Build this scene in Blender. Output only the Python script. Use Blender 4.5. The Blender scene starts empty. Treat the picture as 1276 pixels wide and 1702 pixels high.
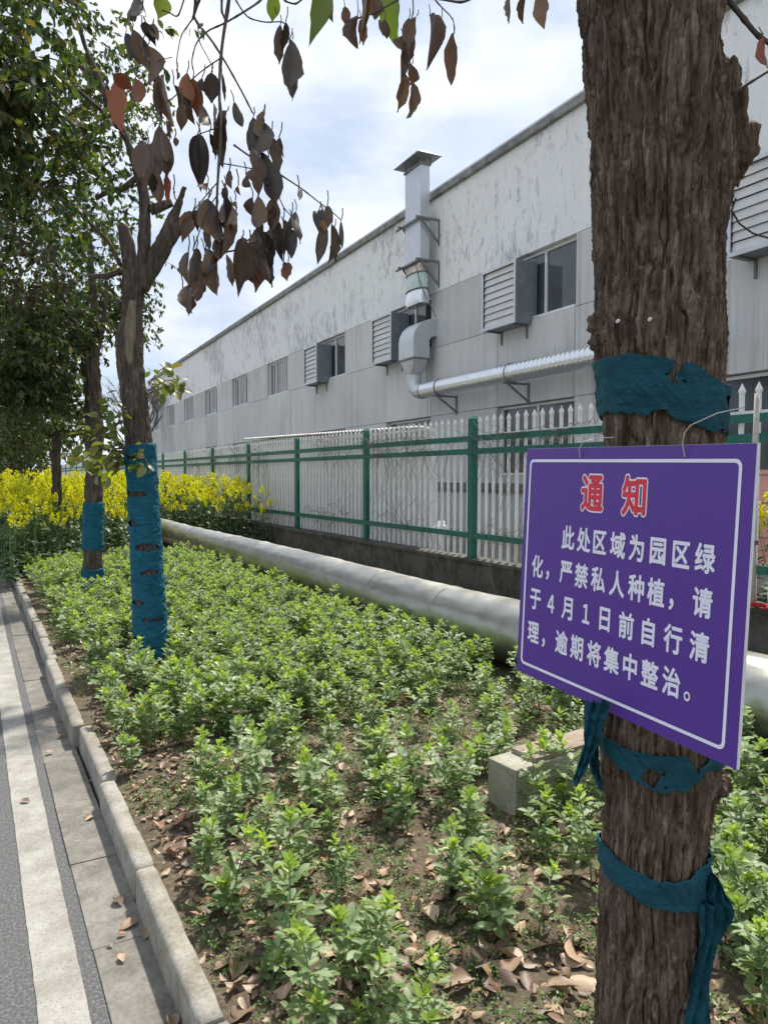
import bpy, math, random
import numpy as np
from mathutils import Vector, Matrix
R = math.radians
scene = bpy.context.scene
col = scene.collection

# ------------------------------------------------------------------ camera, world, sun, exposure
YAW, PITCH, CAM_H, FPX = R(29.1), R(2.84), 1.6, 1229.0
cam_d = bpy.data.cameras.new('camera')
cam = bpy.data.objects.new('camera', cam_d)
col.objects.link(cam)
cam.location = (0, 0, CAM_H)
cam.rotation_euler = (R(90) - PITCH, 0, -YAW)
cam_d.sensor_fit = 'VERTICAL'
cam_d.sensor_height = 36.0
cam_d.lens = 36.0 * FPX / 1702.0
cam_d.clip_start = 0.05
cam_d.clip_end = 2000
scene.camera = cam

SUN_EL, SUN_AZ = R(58), R(47)          # azimuth measured from +Y (along the road) towards +X
world = bpy.data.worlds.new('World')
scene.world = world
world.use_nodes = True
wn, wl = world.node_tree.nodes, world.node_tree.links
wn.clear()
w_out = wn.new('ShaderNodeOutputWorld')
w_bg = wn.new('ShaderNodeBackground')
w_bg.inputs['Strength'].default_value = 0.1
sky = wn.new('ShaderNodeTexSky')
sky.sky_type = 'NISHITA'
sky.sun_disc = False
sky.sun_elevation = SUN_EL
sky.sun_rotation = SUN_AZ
sky.air_density = 1.0
sky.dust_density = 1.5
tc = wn.new('ShaderNodeTexCoord')
mp = wn.new('ShaderNodeMapping')
mp.inputs['Scale'].default_value = (1.0, 1.0, 2.2)
mp.inputs['Location'].default_value = (0.35, 0.1, 0.2)
wl.new(tc.outputs['Generated'], mp.inputs['Vector'])
cn = wn.new('ShaderNodeTexNoise')
cn.inputs['Scale'].default_value = 2.6
cn.inputs['Detail'].default_value = 9
cn.inputs['Roughness'].default_value = 0.56
cn.inputs['Distortion'].default_value = 0.35
wl.new(mp.outputs['Vector'], cn.inputs['Vector'])
cr = wn.new('ShaderNodeValToRGB')
cr.color_ramp.elements[0].position = 0.36
cr.color_ramp.elements[0].color = (0.52, 0.52, 0.52, 1)
cr.color_ramp.elements[1].position = 0.60
cr.color_ramp.elements[1].color = (1, 1, 1, 1)
wl.new(cn.outputs['Fac'], cr.inputs['Fac'])
cn2 = wn.new('ShaderNodeTexNoise')
cn2.inputs['Scale'].default_value = 4.5
cn2.inputs['Detail'].default_value = 8
cn2.inputs['Roughness'].default_value = 0.55
wl.new(mp.outputs['Vector'], cn2.inputs['Vector'])
cr2 = wn.new('ShaderNodeValToRGB')
cr2.color_ramp.elements[0].position = 0.36
cr2.color_ramp.elements[0].color = (4.2, 5.0, 6.3, 1)
cr2.color_ramp.elements[1].position = 0.66
cr2.color_ramp.elements[1].color = (7.6, 7.8, 8.2, 1)
wl.new(cn2.outputs['Fac'], cr2.inputs['Fac'])
wm = wn.new('ShaderNodeMix')
wm.data_type = 'RGBA'
wl.new(cr.outputs['Color'], wm.inputs['Factor'])
wl.new(sky.outputs['Color'], wm.inputs['A'])
wl.new(cr2.outputs['Color'], wm.inputs['B'])
wl.new(wm.outputs['Result'], w_bg.inputs['Color'])
wl.new(w_bg.outputs['Background'], w_out.inputs['Surface'])

sun_d = bpy.data.lights.new('sun', 'SUN')
sun_d.energy = 3.9
sun_d.angle = R(3.0)
sun_d.color = (1.0, 0.95, 0.86)
sun = bpy.data.objects.new('sun', sun_d)
col.objects.link(sun)
sdir = Vector((math.cos(SUN_EL) * math.sin(SUN_AZ), math.cos(SUN_EL) * math.cos(SUN_AZ), math.sin(SUN_EL)))
sun.rotation_euler = (-sdir).to_track_quat('-Z', 'Y').to_euler()
sun.location = (8, 8, 20)

scene.view_settings.view_transform = 'Standard'
scene.view_settings.look = 'None'
scene.view_settings.gamma = 1.0
scene.view_settings.use_curve_mapping = False
scene.view_settings.exposure = 0.6

# ------------------------------------------------------------------ helpers
rng = np.random.default_rng(7)
random.seed(7)

def pix_ray(px, py):
    x, y = (px - 638) / FPX, -(py - 851) / FPX
    f0 = Vector((math.sin(YAW), math.cos(YAW), 0)); r = Vector((math.cos(YAW), -math.sin(YAW), 0))
    fw = f0 * math.cos(PITCH) + Vector((0, 0, -math.sin(PITCH)))
    up = f0 * math.sin(PITCH) + Vector((0, 0, math.cos(PITCH)))
    return fw + r * x + up * y
def at(px, py, depth):
    return Vector((0, 0, CAM_H)) + pix_ray(px, py) * depth
def onz(px, py, z):
    d = pix_ray(px, py)
    return Vector((0, 0, CAM_H)) + d * ((z - CAM_H) / d.z)

def _hash(ix, iy, iz):
    h = (ix * 374761393 + iy * 668265263 + iz * 2147483647 + 1013904223) & 0xFFFFFFFF
    h = ((h ^ (h >> 13)) * 1274126177) & 0xFFFFFFFF
    h = ((h ^ (h >> 16)) * 2246822519) & 0xFFFFFFFF
    return ((h ^ (h >> 15)) & 0xFFFFFF) / float(0xFFFFFF)
def vnoise(p):
    """smooth value noise in [-1, 1]; p is (n, 3)"""
    p = np.asarray(p, dtype=np.float64)
    i = np.floor(p).astype(np.int64); f = p - i
    u = f * f * f * (f * (f * 6 - 15) + 10)
    out = 0
    for dx in (0, 1):
        for dy in (0, 1):
            for dz in (0, 1):
                w = (u[:, 0] if dx else 1 - u[:, 0]) * (u[:, 1] if dy else 1 - u[:, 1]) * (u[:, 2] if dz else 1 - u[:, 2])
                out = out + w * _hash(i[:, 0] + dx, i[:, 1] + dy, i[:, 2] + dz)
    return out * 2 - 1
def fbm(p, n=4):
    p = np.asarray(p, dtype=np.float64)
    s, a, t = 0, 1.0, 0
    for k in range(n):
        s = s + a * vnoise(p * (2 ** k) + 17.3 * k); t += a; a *= 0.5
    return s / t

def mesh_np(name, verts, faces, smooth=False):
    """faces: (m, k) int array or list of such arrays (k = 3 or 4)"""
    verts = np.asarray(verts, dtype=np.float32)
    if not isinstance(faces, list): faces = [faces]
    faces = [np.asarray(f, dtype=np.int32) for f in faces if len(f)]
    me = bpy.data.meshes.new(name)
    me.vertices.add(len(verts)); me.vertices.foreach_set('co', verts.ravel())
    nl = sum(f.size for f in faces); nf = sum(len(f) for f in faces)
    me.loops.add(nl); me.loops.foreach_set('vertex_index', np.concatenate([f.ravel() for f in faces]))
    tot = np.concatenate([np.full(len(f), f.shape[1], dtype=np.int32) for f in faces])
    st = np.concatenate([[0], np.cumsum(tot)[:-1]]).astype(np.int32)
    me.polygons.add(nf); me.polygons.foreach_set('loop_start', st); me.polygons.foreach_set('loop_total', tot)
    me.polygons.foreach_set('use_smooth', np.full(nf, bool(smooth)))
    me.update(calc_edges=True)
    return me
def link(name, me, mat=None, parent=None):
    o = bpy.data.objects.new(name, me)
    col.objects.link(o)
    if mat is not None and me is not None and not me.materials:
        for m in (mat if isinstance(mat, (list, tuple)) else [mat]): me.materials.append(m)
    if parent is not None: o.parent = parent
    return o
def tag(o, label=None, cat=None, group=None, kind=None):
    if label: o['label'] = label
    if cat: o['category'] = cat
    if group: o['group'] = group
    if kind: o['kind'] = kind
    return o
def thing(name, loc, label, cat, group=None, rz=0):
    o = bpy.data.objects.new(name, None)
    col.objects.link(o); o.location = loc; o.rotation_euler.z = rz
    o.empty_display_size = 0.1
    return tag(o, label, cat, group)

class MB:
    """collects simple shapes into one mesh"""
    def __init__(s): s.v, s.q, s.t = [], [], []
    def add(s, v, q=(), t=()):
        n = len(s.v); s.v.extend([tuple(a) for a in v])
        s.q.extend([[i + n for i in f] for f in q]); s.t.extend([[i + n for i in f] for f in t])
    def hexa(s, p):   # 8 corners: bottom 4 ccw, top 4 ccw
        s.add(p, [(3, 2, 1, 0), (4, 5, 6, 7), (0, 1, 5, 4), (1, 2, 6, 5), (2, 3, 7, 6), (3, 0, 4, 7)])
    def box(s, x0, x1, y0, y1, z0, z1):
        s.hexa([(x0, y0, z0), (x1, y0, z0), (x1, y1, z0), (x0, y1, z0), (x0, y0, z1), (x1, y0, z1), (x1, y1, z1), (x0, y1, z1)])
    def bar(s, a, b, w, h=None, up=(0, 0, 1)):
        h = h or w; a, b = Vector(a), Vector(b); d = (b - a).normalized(); up = Vector(up)
        if abs(d.dot(up)) > 0.98: up = Vector((1, 0, 0))
        x = d.cross(up).normalized() * (w / 2); y = x.cross(d).normalized() * (h / 2)
        s.hexa([a - x - y, a + x - y, a + x + y, a - x + y, b - x - y, b + x - y, b + x + y, b - x + y])
    def tube(s, pts, rad, n=8, cap=True):
        pts = [Vector(p) for p in pts]
        if not isinstance(rad, (list, tuple)): rad = [rad] * len(pts)
        ref = None; rings = []
        for i, p in enumerate(pts):
            d = (pts[min(i + 1, len(pts) - 1)] - pts[max(i - 1, 0)]).normalized()
            if ref is None:
                ref = Vector((0, 0, 1)) if abs(d.z) < 0.9 else Vector((1, 0, 0))
            x = (ref - d * ref.dot(d)).normalized(); y = d.cross(x); ref = x
            rings.append([p + (x * math.cos(2 * math.pi * k / n) + y * math.sin(2 * math.pi * k / n)) * rad[i] for k in range(n)])
        v = [q for r in rings for q in r]; f = []
        for i in range(len(pts) - 1):
            for k in range(n):
                f.append((i * n + k, i * n + (k + 1) % n, (i + 1) * n + (k + 1) % n, (i + 1) * n + k))
        t = []
        if cap:
            v += [pts[0], pts[-1]]; a, b = len(v) - 2, len(v) - 1; m = (len(pts) - 1) * n
            for k in range(n):
                t.append((a, (k + 1) % n, k)); t.append((b, m + k, m + (k + 1) % n))
        s.add(v, f, t)
    def xf(s, M):
        s.v = [tuple(M @ Vector(a)) for a in s.v]; return s
    def mesh(s, name, smooth=False, bevel=0):
        me = mesh_np(name, s.v, [np.array(s.q or np.zeros((0, 4))), np.array(s.t or np.zeros((0, 3)))], smooth)
        if bevel:
            import bmesh
            bm = bmesh.new(); bm.from_mesh(me)
            bmesh.ops.bevel(bm, geom=bm.edges[:], offset=bevel, segments=2, affect='EDGES', profile=0.6)
            bm.to_mesh(me); bm.free()
        return me
    def obj(s, name, mat, parent=None, smooth=False, bevel=0):
        return link(name, s.mesh(name, smooth, bevel), mat, parent)

def stamp(base_v, base_f, mats):
    """base_v (n,3), base_f (m,k), mats (t,4,4) -> joined verts, faces"""
    base_v = np.asarray(base_v, float); mats = np.asarray(mats, float)
    v = np.einsum('tij,nj->tni', mats[:, :3, :3], base_v) + mats[:, None, :3, 3]
    n = len(base_v)
    f = np.asarray(base_f)[None, :, :] + (np.arange(len(mats)) * n)[:, None, None]
    return v.reshape(-1, 3), f.reshape(-1, np.asarray(base_f).shape[1])
def frames(pos, ydir, zdir, size, width=None):
    """(t,4,4) from arrays: local Y along ydir, Z close to zdir, scaled"""
    y = ydir / (np.linalg.norm(ydir, axis=1, keepdims=True) + 1e-9)
    x = np.cross(y, zdir); x /= np.linalg.norm(x, axis=1, keepdims=True) + 1e-9
    z = np.cross(x, y)
    w = size if width is None else width
    M = np.zeros((len(pos), 4, 4))
    M[:, :3, 0] = x * w[:, None]; M[:, :3, 1] = y * size[:, None]; M[:, :3, 2] = z * size[:, None]
    M[:, :3, 3] = pos; M[:, 3, 3] = 1
    return M

# ------------------------------------------------------------------ materials
def new_mat(name):
    m = bpy.data.materials.new(name); m.use_nodes = True
    nt = m.node_tree; b = nt.nodes['Principled BSDF']
    return m, nt.nodes, nt.links, b
def ramp(n, stops):
    r = n.new('ShaderNodeValToRGB'); e = r.color_ramp.elements
    while len(e) < len(stops): e.new(0.5)
    for i, (p, c) in enumerate(stops):
        e[i].position = p; e[i].color = (*c, 1) if len(c) == 3 else c
    return r
def coord(n, l, scale=(1, 1, 1), kind='Object', loc=(0, 0, 0)):
    t = n.new('ShaderNodeTexCoord'); m = n.new('ShaderNodeMapping')
    m.inputs['Scale'].default_value = scale; m.inputs['Location'].default_value = loc
    l.new(t.outputs[kind], m.inputs['Vector']); return m.outputs['Vector']
def noise(n, l, vec, scale, detail=5, rough=0.6, dist=0):
    t = n.new('ShaderNodeTexNoise'); t.inputs['Scale'].default_value = scale
    t.inputs['Detail'].default_value = detail; t.inputs['Roughness'].default_value = rough
    t.inputs['Distortion'].default_value = dist
    if vec is not None: l.new(vec, t.inputs['Vector'])
    return t.outputs['Fac']
def mixc(n, l, fac, a, b, mode='MIX'):
    m = n.new('ShaderNodeMix'); m.data_type = 'RGBA'; m.blend_type = mode
    for sock, v in (('Factor', fac), ('A', a), ('B', b)):
        if hasattr(v, 'is_linked'): l.new(v, m.inputs[sock])
        elif isinstance(v, (int, float)): m.inputs[sock].default_value = v
        else: m.inputs[sock].default_value = (*v, 1)
    return m.outputs['Result']
def bump(n, l, b, h, strength=0.4, dist=0.01):
    k = n.new('ShaderNodeBump'); k.inputs['Strength'].default_value = strength; k.inputs['Distance'].default_value = dist
    l.new(h, k.inputs['Height']); l.new(k.outputs['Normal'], b.inputs['Normal'])
def mat_noise(name, stops, scale=6, rough=0.8, metal=0, sc=(1, 1, 1), bmp=0, bdist=0.01, bscale=None, detail=6, kind='Object', spec=None):
    m, n, l, b = new_mat(name)
    v = coord(n, l, sc, kind)
    f = noise(n, l, v, scale, detail)
    r = ramp(n, stops); l.new(f, r.inputs['Fac']); l.new(r.outputs['Color'], b.inputs['Base Color'])
    b.inputs['Roughness'].default_value = rough; b.inputs['Metallic'].default_value = metal
    if spec is not None: b.inputs['Specular IOR Level'].default_value = spec
    if bmp: bump(n, l, b, noise(n, l, v, bscale or scale * 4, 6), bmp, bdist)
    return m
def mat_leaf(name, stops, rough=0.45, trans=0.3, tint=(1.1, 1.2, 0.5), spec=0.5, island=True):
    """one colour per leaf, light partly passing through"""
    m, n, l, b = new_mat(name)
    if island:
        g = n.new('ShaderNodeNewGeometry'); fac = g.outputs['Random Per Island']
    else:
        g = n.new('ShaderNodeObjectInfo'); fac = g.outputs['Random']
    r = ramp(n, stops); l.new(fac, r.inputs['Fac'])
    v = coord(n, l); f = noise(n, l, v, 60, 3)
    rr = ramp(n, [(0.3, (0.8, 0.8, 0.8)), (0.7, (1.15, 1.15, 1.15))]); l.new(f, rr.inputs['Fac'])
    c = mixc(n, l, 1.0, r.outputs['Color'], rr.outputs['Color'], 'MULTIPLY')
    l.new(c, b.inputs['Base Color']); b.inputs['Roughness'].default_value = rough
    b.inputs['Specular IOR Level'].default_value = spec
    t = n.new('ShaderNodeBsdfTranslucent'); l.new(mixc(n, l, 1.0, c, tint, 'MULTIPLY'), t.inputs['Color'])
    ms = n.new('ShaderNodeMixShader'); ms.inputs[0].default_value = trans
    l.new(b.outputs[0], ms.inputs[1]); l.new(t.outputs[0], ms.inputs[2])
    l.new(ms.outputs[0], n['Material Output'].inputs['Surface'])
    return m

M = {}
M['asphalt'] = mat_noise('asphalt', [(0.3, (0.06, 0.061, 0.062)), (0.5, (0.10, 0.10, 0.10)), (0.70, (0.21, 0.206, 0.20))], 90, 0.85, bmp=0.7, bdist=0.006, bscale=160)
def _road_paint():
    m, n, l, b = new_mat('road_paint')
    v = coord(n, l); f = noise(n, l, v, 5, 8, 0.7); f2 = noise(n, l, v, 130, 4)
    r = ramp(n, [(0.34, (0.24, 0.222, 0.19)), (0.64, (0.40, 0.383, 0.345))]); l.new(f, r.inputs['Fac'])
    r2 = ramp(n, [(0.30, (0.5, 0.5, 0.5)), (0.46, (1, 1, 1))]); l.new(f2, r2.inputs['Fac'])
    l.new(mixc(n, l, 1.0, r.outputs['Color'], r2.outputs['Color'], 'MULTIPLY'), b.inputs['Base Color'])
    b.inputs['Roughness'].default_value = 0.75; bump(n, l, b, f2, 0.5, 0.004)
    return m
M['paint'] = _road_paint()
def _concrete(name, a, bcol, stain, sc=3.0):
    m, n, l, b = new_mat(name)
    v = coord(n, l); f = noise(n, l, v, sc, 8, 0.65, 0.4); f2 = noise(n, l, v, 70, 5); f3 = noise(n, l, v, sc * 2.3, 6, 0.7)
    oi = n.new('ShaderNodeObjectInfo')
    r = ramp(n, [(0.3, a), (0.68, bcol)]); l.new(f, r.inputs['Fac'])
    r3 = ramp(n, [(0.38, stain), (0.56, (1, 1, 1))]); l.new(f3, r3.inputs['Fac'])
    r2 = ramp(n, [(0.3, (0.72, 0.72, 0.72)), (0.6, (1.05, 1.05, 1.05))]); l.new(f2, r2.inputs['Fac'])
    ro = ramp(n, [(0.0, (0.86, 0.85, 0.84)), (1.0, (1.08, 1.08, 1.07))]); l.new(oi.outputs['Random'], ro.inputs['Fac'])
    c = mixc(n, l, 1.0, r.outputs['Color'], r2.outputs['Color'], 'MULTIPLY')
    c = mixc(n, l, 1.0, c, r3.outputs['Color'], 'MULTIPLY')
    c = mixc(n, l, 1.0, c, ro.outputs['Color'], 'MULTIPLY')
    l.new(c, b.inputs['Base Color']); b.inputs['Roughness'].default_value = 0.85
    bump(n, l, b, f2, 0.5, 0.004)
    return m
M['kerb'] = _concrete('kerb_concrete', (0.27, 0.25, 0.215), (0.40, 0.375, 0.335), (0.7, 0.68, 0.6))
M['gutter'] = _concrete('gutter_concrete', (0.17, 0.158, 0.138), (0.26, 0.243, 0.215), (0.70, 0.68, 0.64))
M['block'] = _concrete('block_concrete', (0.34, 0.33, 0.28), (0.48, 0.47, 0.42), (0.8, 0.78, 0.66))
M['wall_conc'] = _concrete('mossy_concrete', (0.055, 0.053, 0.045), (0.15, 0.145, 0.125), (0.55, 0.58, 0.45), 2.2)
M['coping'] = _concrete('coping_concrete', (0.2, 0.2, 0.19), (0.36, 0.355, 0.34), (0.6, 0.6, 0.58), 1.5)
M['yard'] = _concrete('yard_concrete', (0.2, 0.185, 0.16), (0.33, 0.31, 0.28), (0.7, 0.66, 0.6), 0.8)
def _soil():
    m, n, l, b = new_mat('soil')
    v = coord(n, l); f = noise(n, l, v, 2.0, 10, 0.7); f2 = noise(n, l, v, 45, 8, 0.7)
    r = ramp(n, [(0.3, (0.095, 0.075, 0.055)), (0.52, (0.19, 0.152, 0.112)), (0.72, (0.31, 0.26, 0.20))]); l.new(f2, r.inputs['Fac'])
    r2 = ramp(n, [(0.35, (0.7, 0.72, 0.68)), (0.65, (1.1, 1.08, 1.02))]); l.new(f, r2.inputs['Fac'])
    l.new(mixc(n, l, 1.0, r.outputs['Color'], r2.outputs['Color'], 'MULTIPLY'), b.inputs['Base Color'])
    b.inputs['Roughness'].default_value = 0.95; b.inputs['Specular IOR Level'].default_value = 0.2
    bump(n, l, b, f2, 1.0, 0.02)
    return m
M['soil'] = _soil()
M['ground'] = mat_noise('dry_ground', [(0.3, (0.09, 0.085, 0.05)), (0.7, (0.17, 0.15, 0.1))], 0.6, 0.95)
def _white_wall():
    m, n, l, b = new_mat('weathered_white_paint')
    v = coord(n, l, (1, 1, 1)); vs = coord(n, l, (1.6, 1.6, 0.16))
    patch = noise(n, l, v, 0.28, 3, 0.6); fine = noise(n, l, coord(n, l, (1, 1, 0.5)), 5.5, 10, 0.75, 0.3); streak = noise(n, l, vs, 2.0, 7, 0.65)
    ad = n.new('ShaderNodeMath'); ad.operation = 'MULTIPLY_ADD'; ad.inputs[1].default_value = 0.62
    l.new(patch, ad.inputs[0]); l.new(fine, ad.inputs[2])
    r = ramp(n, [(0.42, (0.37, 0.37, 0.38)), (0.5, (0, 0, 0)), (0.6, (0, 0, 0))])
    pr = ramp(n, [(0.82, (0, 0, 0)), (0.86, (0.5, 0.5, 0.5)), (0.94, (1, 1, 1))]); l.new(ad.outputs[0], pr.inputs['Fac'])
    sr = ramp(n, [(0.3, (0.80, 0.80, 0.785)), (0.66, (0.87, 0.87, 0.86))]); l.new(streak, sr.inputs['Fac'])
    gr = ramp(n, [(0.3, (0.40, 0.40, 0.41)), (0.7, (0.62, 0.62, 0.62))]); l.new(noise(n, l, v, 9, 6), gr.inputs['Fac'])
    l.new(mixc(n, l, pr.outputs['Color'], sr.outputs['Color'], gr.outputs['Color']), b.inputs['Base Color'])
    b.inputs['Roughness'].default_value = 0.9; bump(n, l, b, fine, 0.25, 0.01)
    return m
M['white_wall'] = _white_wall()
def _panel(name, ca, cb):
    m, n, l, b = new_mat(name)
    vs = coord(n, l, (1.6, 1.6, 0.2)); v = coord(n, l)
    streak = noise(n, l, vs, 2.2, 7, 0.62); big = noise(n, l, v, 0.5, 4)
    sr = ramp(n, [(0.3, ca), (0.7, cb)]); l.new(streak, sr.inputs['Fac'])
    br = ramp(n, [(0.3, (0.88, 0.88, 0.89)), (0.7, (1.06, 1.06, 1.05))]); l.new(big, br.inputs['Fac'])
    oi = n.new('ShaderNodeObjectInfo'); ro = ramp(n, [(0, (0.93, 0.93, 0.93)), (1, (1.06, 1.06, 1.05))]); l.new(oi.outputs['Random'], ro.inputs['Fac'])
    c = mixc(n, l, 1.0, sr.outputs['Color'], br.outputs['Color'], 'MULTIPLY')
    c = mixc(n, l, 1.0, c, ro.outputs['Color'], 'MULTIPLY')
    dr = noise(n, l, coord(n, l, (5, 5, 0.11)), 1.3, 6, 0.7); dm = noise(n, l, v, 0.35, 3)
    am = n.new('ShaderNodeMath'); am.operation = 'MULTIPLY_ADD'; am.inputs[1].default_value = 0.6; l.new(dm, am.inputs[0]); l.new(dr, am.inputs[2])
    dd = ramp(n, [(0.84, (1, 1, 1)), (0.98, (0.72, 0.71, 0.68))]); l.new(am.outputs[0], dd.inputs['Fac'])
    l.new(mixc(n, l, 1.0, c, dd.outputs['Color'], 'MULTIPLY'), b.inputs['Base Color'])
    b.inputs['Roughness'].default_value = 0.9; bump(n, l, b, noise(n, l, v, 25, 5), 0.2, 0.006)
    return m
M['panel'] = _panel('grey_rendered_panel', (0.575, 0.575, 0.57), (0.66, 0.66, 0.65))
M['joint'] = mat_noise('joint_grey', [(0.3, (0.2, 0.2, 0.2)), (0.7, (0.28, 0.28, 0.28))], 4, 0.9)
M['frame_white'] = mat_noise('white_frame', [(0.3, (0.72, 0.73, 0.73)), (0.7, (0.82, 0.82, 0.82))], 8, 0.4)
M['frame_dark'] = mat_noise('grey_reveal', [(0.3, (0.33, 0.335, 0.34)), (0.7, (0.42, 0.42, 0.42))], 8, 0.8)
def _glass():
    m, n, l, b = new_mat('window_glass')
    f = noise(n, l, coord(n, l), 1.4, 4)
    r = ramp(n, [(0.3, (0.05, 0.058, 0.064)), (0.7, (0.10, 0.112, 0.12))]); l.new(f, r.inputs['Fac'])
    l.new(r.outputs['Color'], b.inputs['Base Color']); b.inputs['Roughness'].default_value = 0.07
    b.inputs['Specular IOR Level'].default_value = 0.6
    bump(n, l, b, noise(n, l, coord(n, l), 1.1, 2), 0.06, 0.02)
    return m
M['glass'] = _glass()
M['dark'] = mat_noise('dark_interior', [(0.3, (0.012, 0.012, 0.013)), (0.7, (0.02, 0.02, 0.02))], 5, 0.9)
M['galv'] = mat_noise('galvanised_steel', [(0.3, (0.52, 0.55, 0.57)), (0.7, (0.60, 0.63, 0.65))], 4, 0.45, 0.6, bmp=0.03, bscale=3)
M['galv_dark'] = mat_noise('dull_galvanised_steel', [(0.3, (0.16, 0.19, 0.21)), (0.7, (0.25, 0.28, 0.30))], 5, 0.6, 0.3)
M['slat_grey'] = mat_noise('dusty_slat', [(0.3, (0.58, 0.58, 0.57)), (0.7, (0.72, 0.72, 0.71))], 3, 0.6, 0.0)
M['spiral'] = mat_noise('spiral_duct_steel', [(0.3, (0.74, 0.76, 0.77)), (0.7, (0.84, 0.85, 0.86))], 6, 0.28, 0.8)
M['bracket'] = mat_noise('bracket_steel', [(0.3, (0.14, 0.15, 0.15)), (0.7, (0.24, 0.25, 0.25))], 9, 0.6, 0.3)
M['plastic_green'] = mat_noise('cloudy_green_plastic', [(0.3, (0.42, 0.56, 0.50)), (0.7, (0.60, 0.72, 0.67))], 5, 0.35)
M['foil_old'] = mat_noise('rusty_foil', [(0.35, (0.6, 0.6, 0.58)), (0.6, (0.5, 0.38, 0.27))], 8, 0.45, 0.6)
M['green_steel'] = mat_noise('green_painted_steel', [(0.3, (0.004, 0.105, 0.078)), (0.7, (0.008, 0.15, 0.112))], 14, 0.38, bmp=0.06)
M['picket'] = mat_noise('white_picket_paint', [(0.28, (0.66, 0.65, 0.61)), (0.55, (0.84, 0.84, 0.82))], 6, 0.45)
M['shed'] = mat_noise('white_sheet_steel', [(0.3, (0.52, 0.55, 0.57)), (0.7, (0.66, 0.68, 0.69))], 1.6, 0.5, sc=(2, 2, 0.3))
M['shed_roof'] = mat_noise('dirty_roof_sheet', [(0.3, (0.42, 0.36, 0.28)), (0.6, (0.68, 0.66, 0.62))], 2.5, 0.6)
M['pink'] = mat_noise('pink_board', [(0.3, (0.66, 0.30, 0.25)), (0.7, (0.78, 0.40, 0.34))], 3, 0.6)
M['red_cloth'] = mat_noise('red_cloth', [(0.3, (0.42, 0.02, 0.03)), (0.7, (0.6, 0.05, 0.06))], 20, 0.8)
def _pipe():
    m, n, l, b = new_mat('aluminium_jacket')
    v = coord(n, l, (1, 1, 1)); f = noise(n, l, v, 2.2, 6, 0.6)
    r = ramp(n, [(0.3, (0.36, 0.358, 0.325)), (0.7, (0.45, 0.445, 0.40))]); l.new(f, r.inputs['Fac'])
    d = noise(n, l, coord(n, l, (1, 0.6, 1)), 7, 7, 0.7)
    rd = ramp(n, [(0.32, (0.80, 0.77, 0.70)), (0.5, (1, 1, 1))]); l.new(d, rd.inputs['Fac'])
    l.new(mixc(n, l, 1.0, r.outputs['Color'], rd.outputs['Color'], 'MULTIPLY'), b.inputs['Base Color'])
    b.inputs['Metallic'].default_value = 0.92
    rr = ramp(n, [(0.3, (0.30,) * 3), (0.7, (0.44,) * 3)]); l.new(f, rr.inputs['Fac']); l.new(rr.outputs['Color'], b.inputs['Roughness'])
    bump(n, l, b, noise(n, l, coord(n, l, (1, 0.5, 1)), 6, 4), 0.12, 0.02)
    return m
M['pipe'] = _pipe()
M['pipe_tape'] = mat_noise('jacket_seam', [(0.3, (0.40, 0.39, 0.34)), (0.7, (0.55, 0.54, 0.48))], 9, 0.5, 0.5)
def _bark(name, dark, mid, light, sc=1.0):
    m, n, l, b = new_mat(name)
    v = coord(n, l, (1, 1, 0.13)); v2 = coord(n, l)
    f = noise(n, l, v, 70 * sc, 8, 0.7, 0.5); g = noise(n, l, v2, 5, 5)
    r = ramp(n, [(0.36, dark), (0.52, mid), (0.66, light)]); l.new(f, r.inputs['Fac'])
    r2 = ramp(n, [(0.3, (0.75, 0.72, 0.70)), (0.7, (1.15, 1.12, 1.1))]); l.new(g, r2.inputs['Fac'])
    l.new(mixc(n, l, 1.0, r.outputs['Color'], r2.outputs['Color'], 'MULTIPLY'), b.inputs['Base Color'])
    b.inputs['Roughness'].default_value = 0.9; b.inputs['Specular IOR Level'].default_value = 0.2
    bump(n, l, b, f, 0.9, 0.006)
    return m
M['bark'] = _bark('furrowed_bark', (0.045, 0.031, 0.022), (0.135, 0.097, 0.070), (0.29, 0.228, 0.172))
M['bark_far'] = _bark('grey_brown_bark', (0.055, 0.043, 0.035), (0.115, 0.092, 0.076), (0.21, 0.175, 0.147), 0.6)
M['bare_wood'] = _bark('bare_wood', (0.15, 0.12, 0.085), (0.24, 0.195, 0.145), (0.33, 0.28, 0.21), 0.7)
M['scar_wood'] = _bark('scar_wood', (0.05, 0.036, 0.027), (0.10, 0.074, 0.056), (0.165, 0.128, 0.1), 0.7)
M['twig'] = mat_noise('twig', [(0.3, (0.05, 0.04, 0.034)), (0.7, (0.11, 0.09, 0.075))], 30, 0.8)
M['dry_vine'] = mat_noise('dry_vine', [(0.3, (0.09, 0.065, 0.05)), (0.7, (0.27, 0.22, 0.17))], 9, 0.9)
M['bare_tree'] = mat_noise('bare_twigs', [(0.3, (0.16, 0.14, 0.125)), (0.7, (0.25, 0.225, 0.2))], 2, 0.9)
def _wrap(name, a, b2):
    m, n, l, b = new_mat(name)
    v = coord(n, l, (1, 1, 6)); f = noise(n, l, v, 7, 7, 0.65, 0.8); w = noise(n, l, coord(n, l, (1, 1, 2.5)), 90, 3)
    r = ramp(n, [(0.3, a), (0.7, b2)]); l.new(f, r.inputs['Fac']); l.new(r.outputs['Color'], b.inputs['Base Color'])
    b.inputs['Roughness'].default_value = 0.75; b.inputs['Specular IOR Level'].default_value = 0.3
    ad = n.new('ShaderNodeMath'); ad.operation = 'ADD'; l.new(f, ad.inputs[0]); l.new(w, ad.inputs[1])
    bump(n, l, b, ad.outputs[0], 0.8, 0.008)
    return m
M['wrap'] = _wrap('teal_netting', (0.003, 0.045, 0.065), (0.010, 0.10, 0.135))
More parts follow.
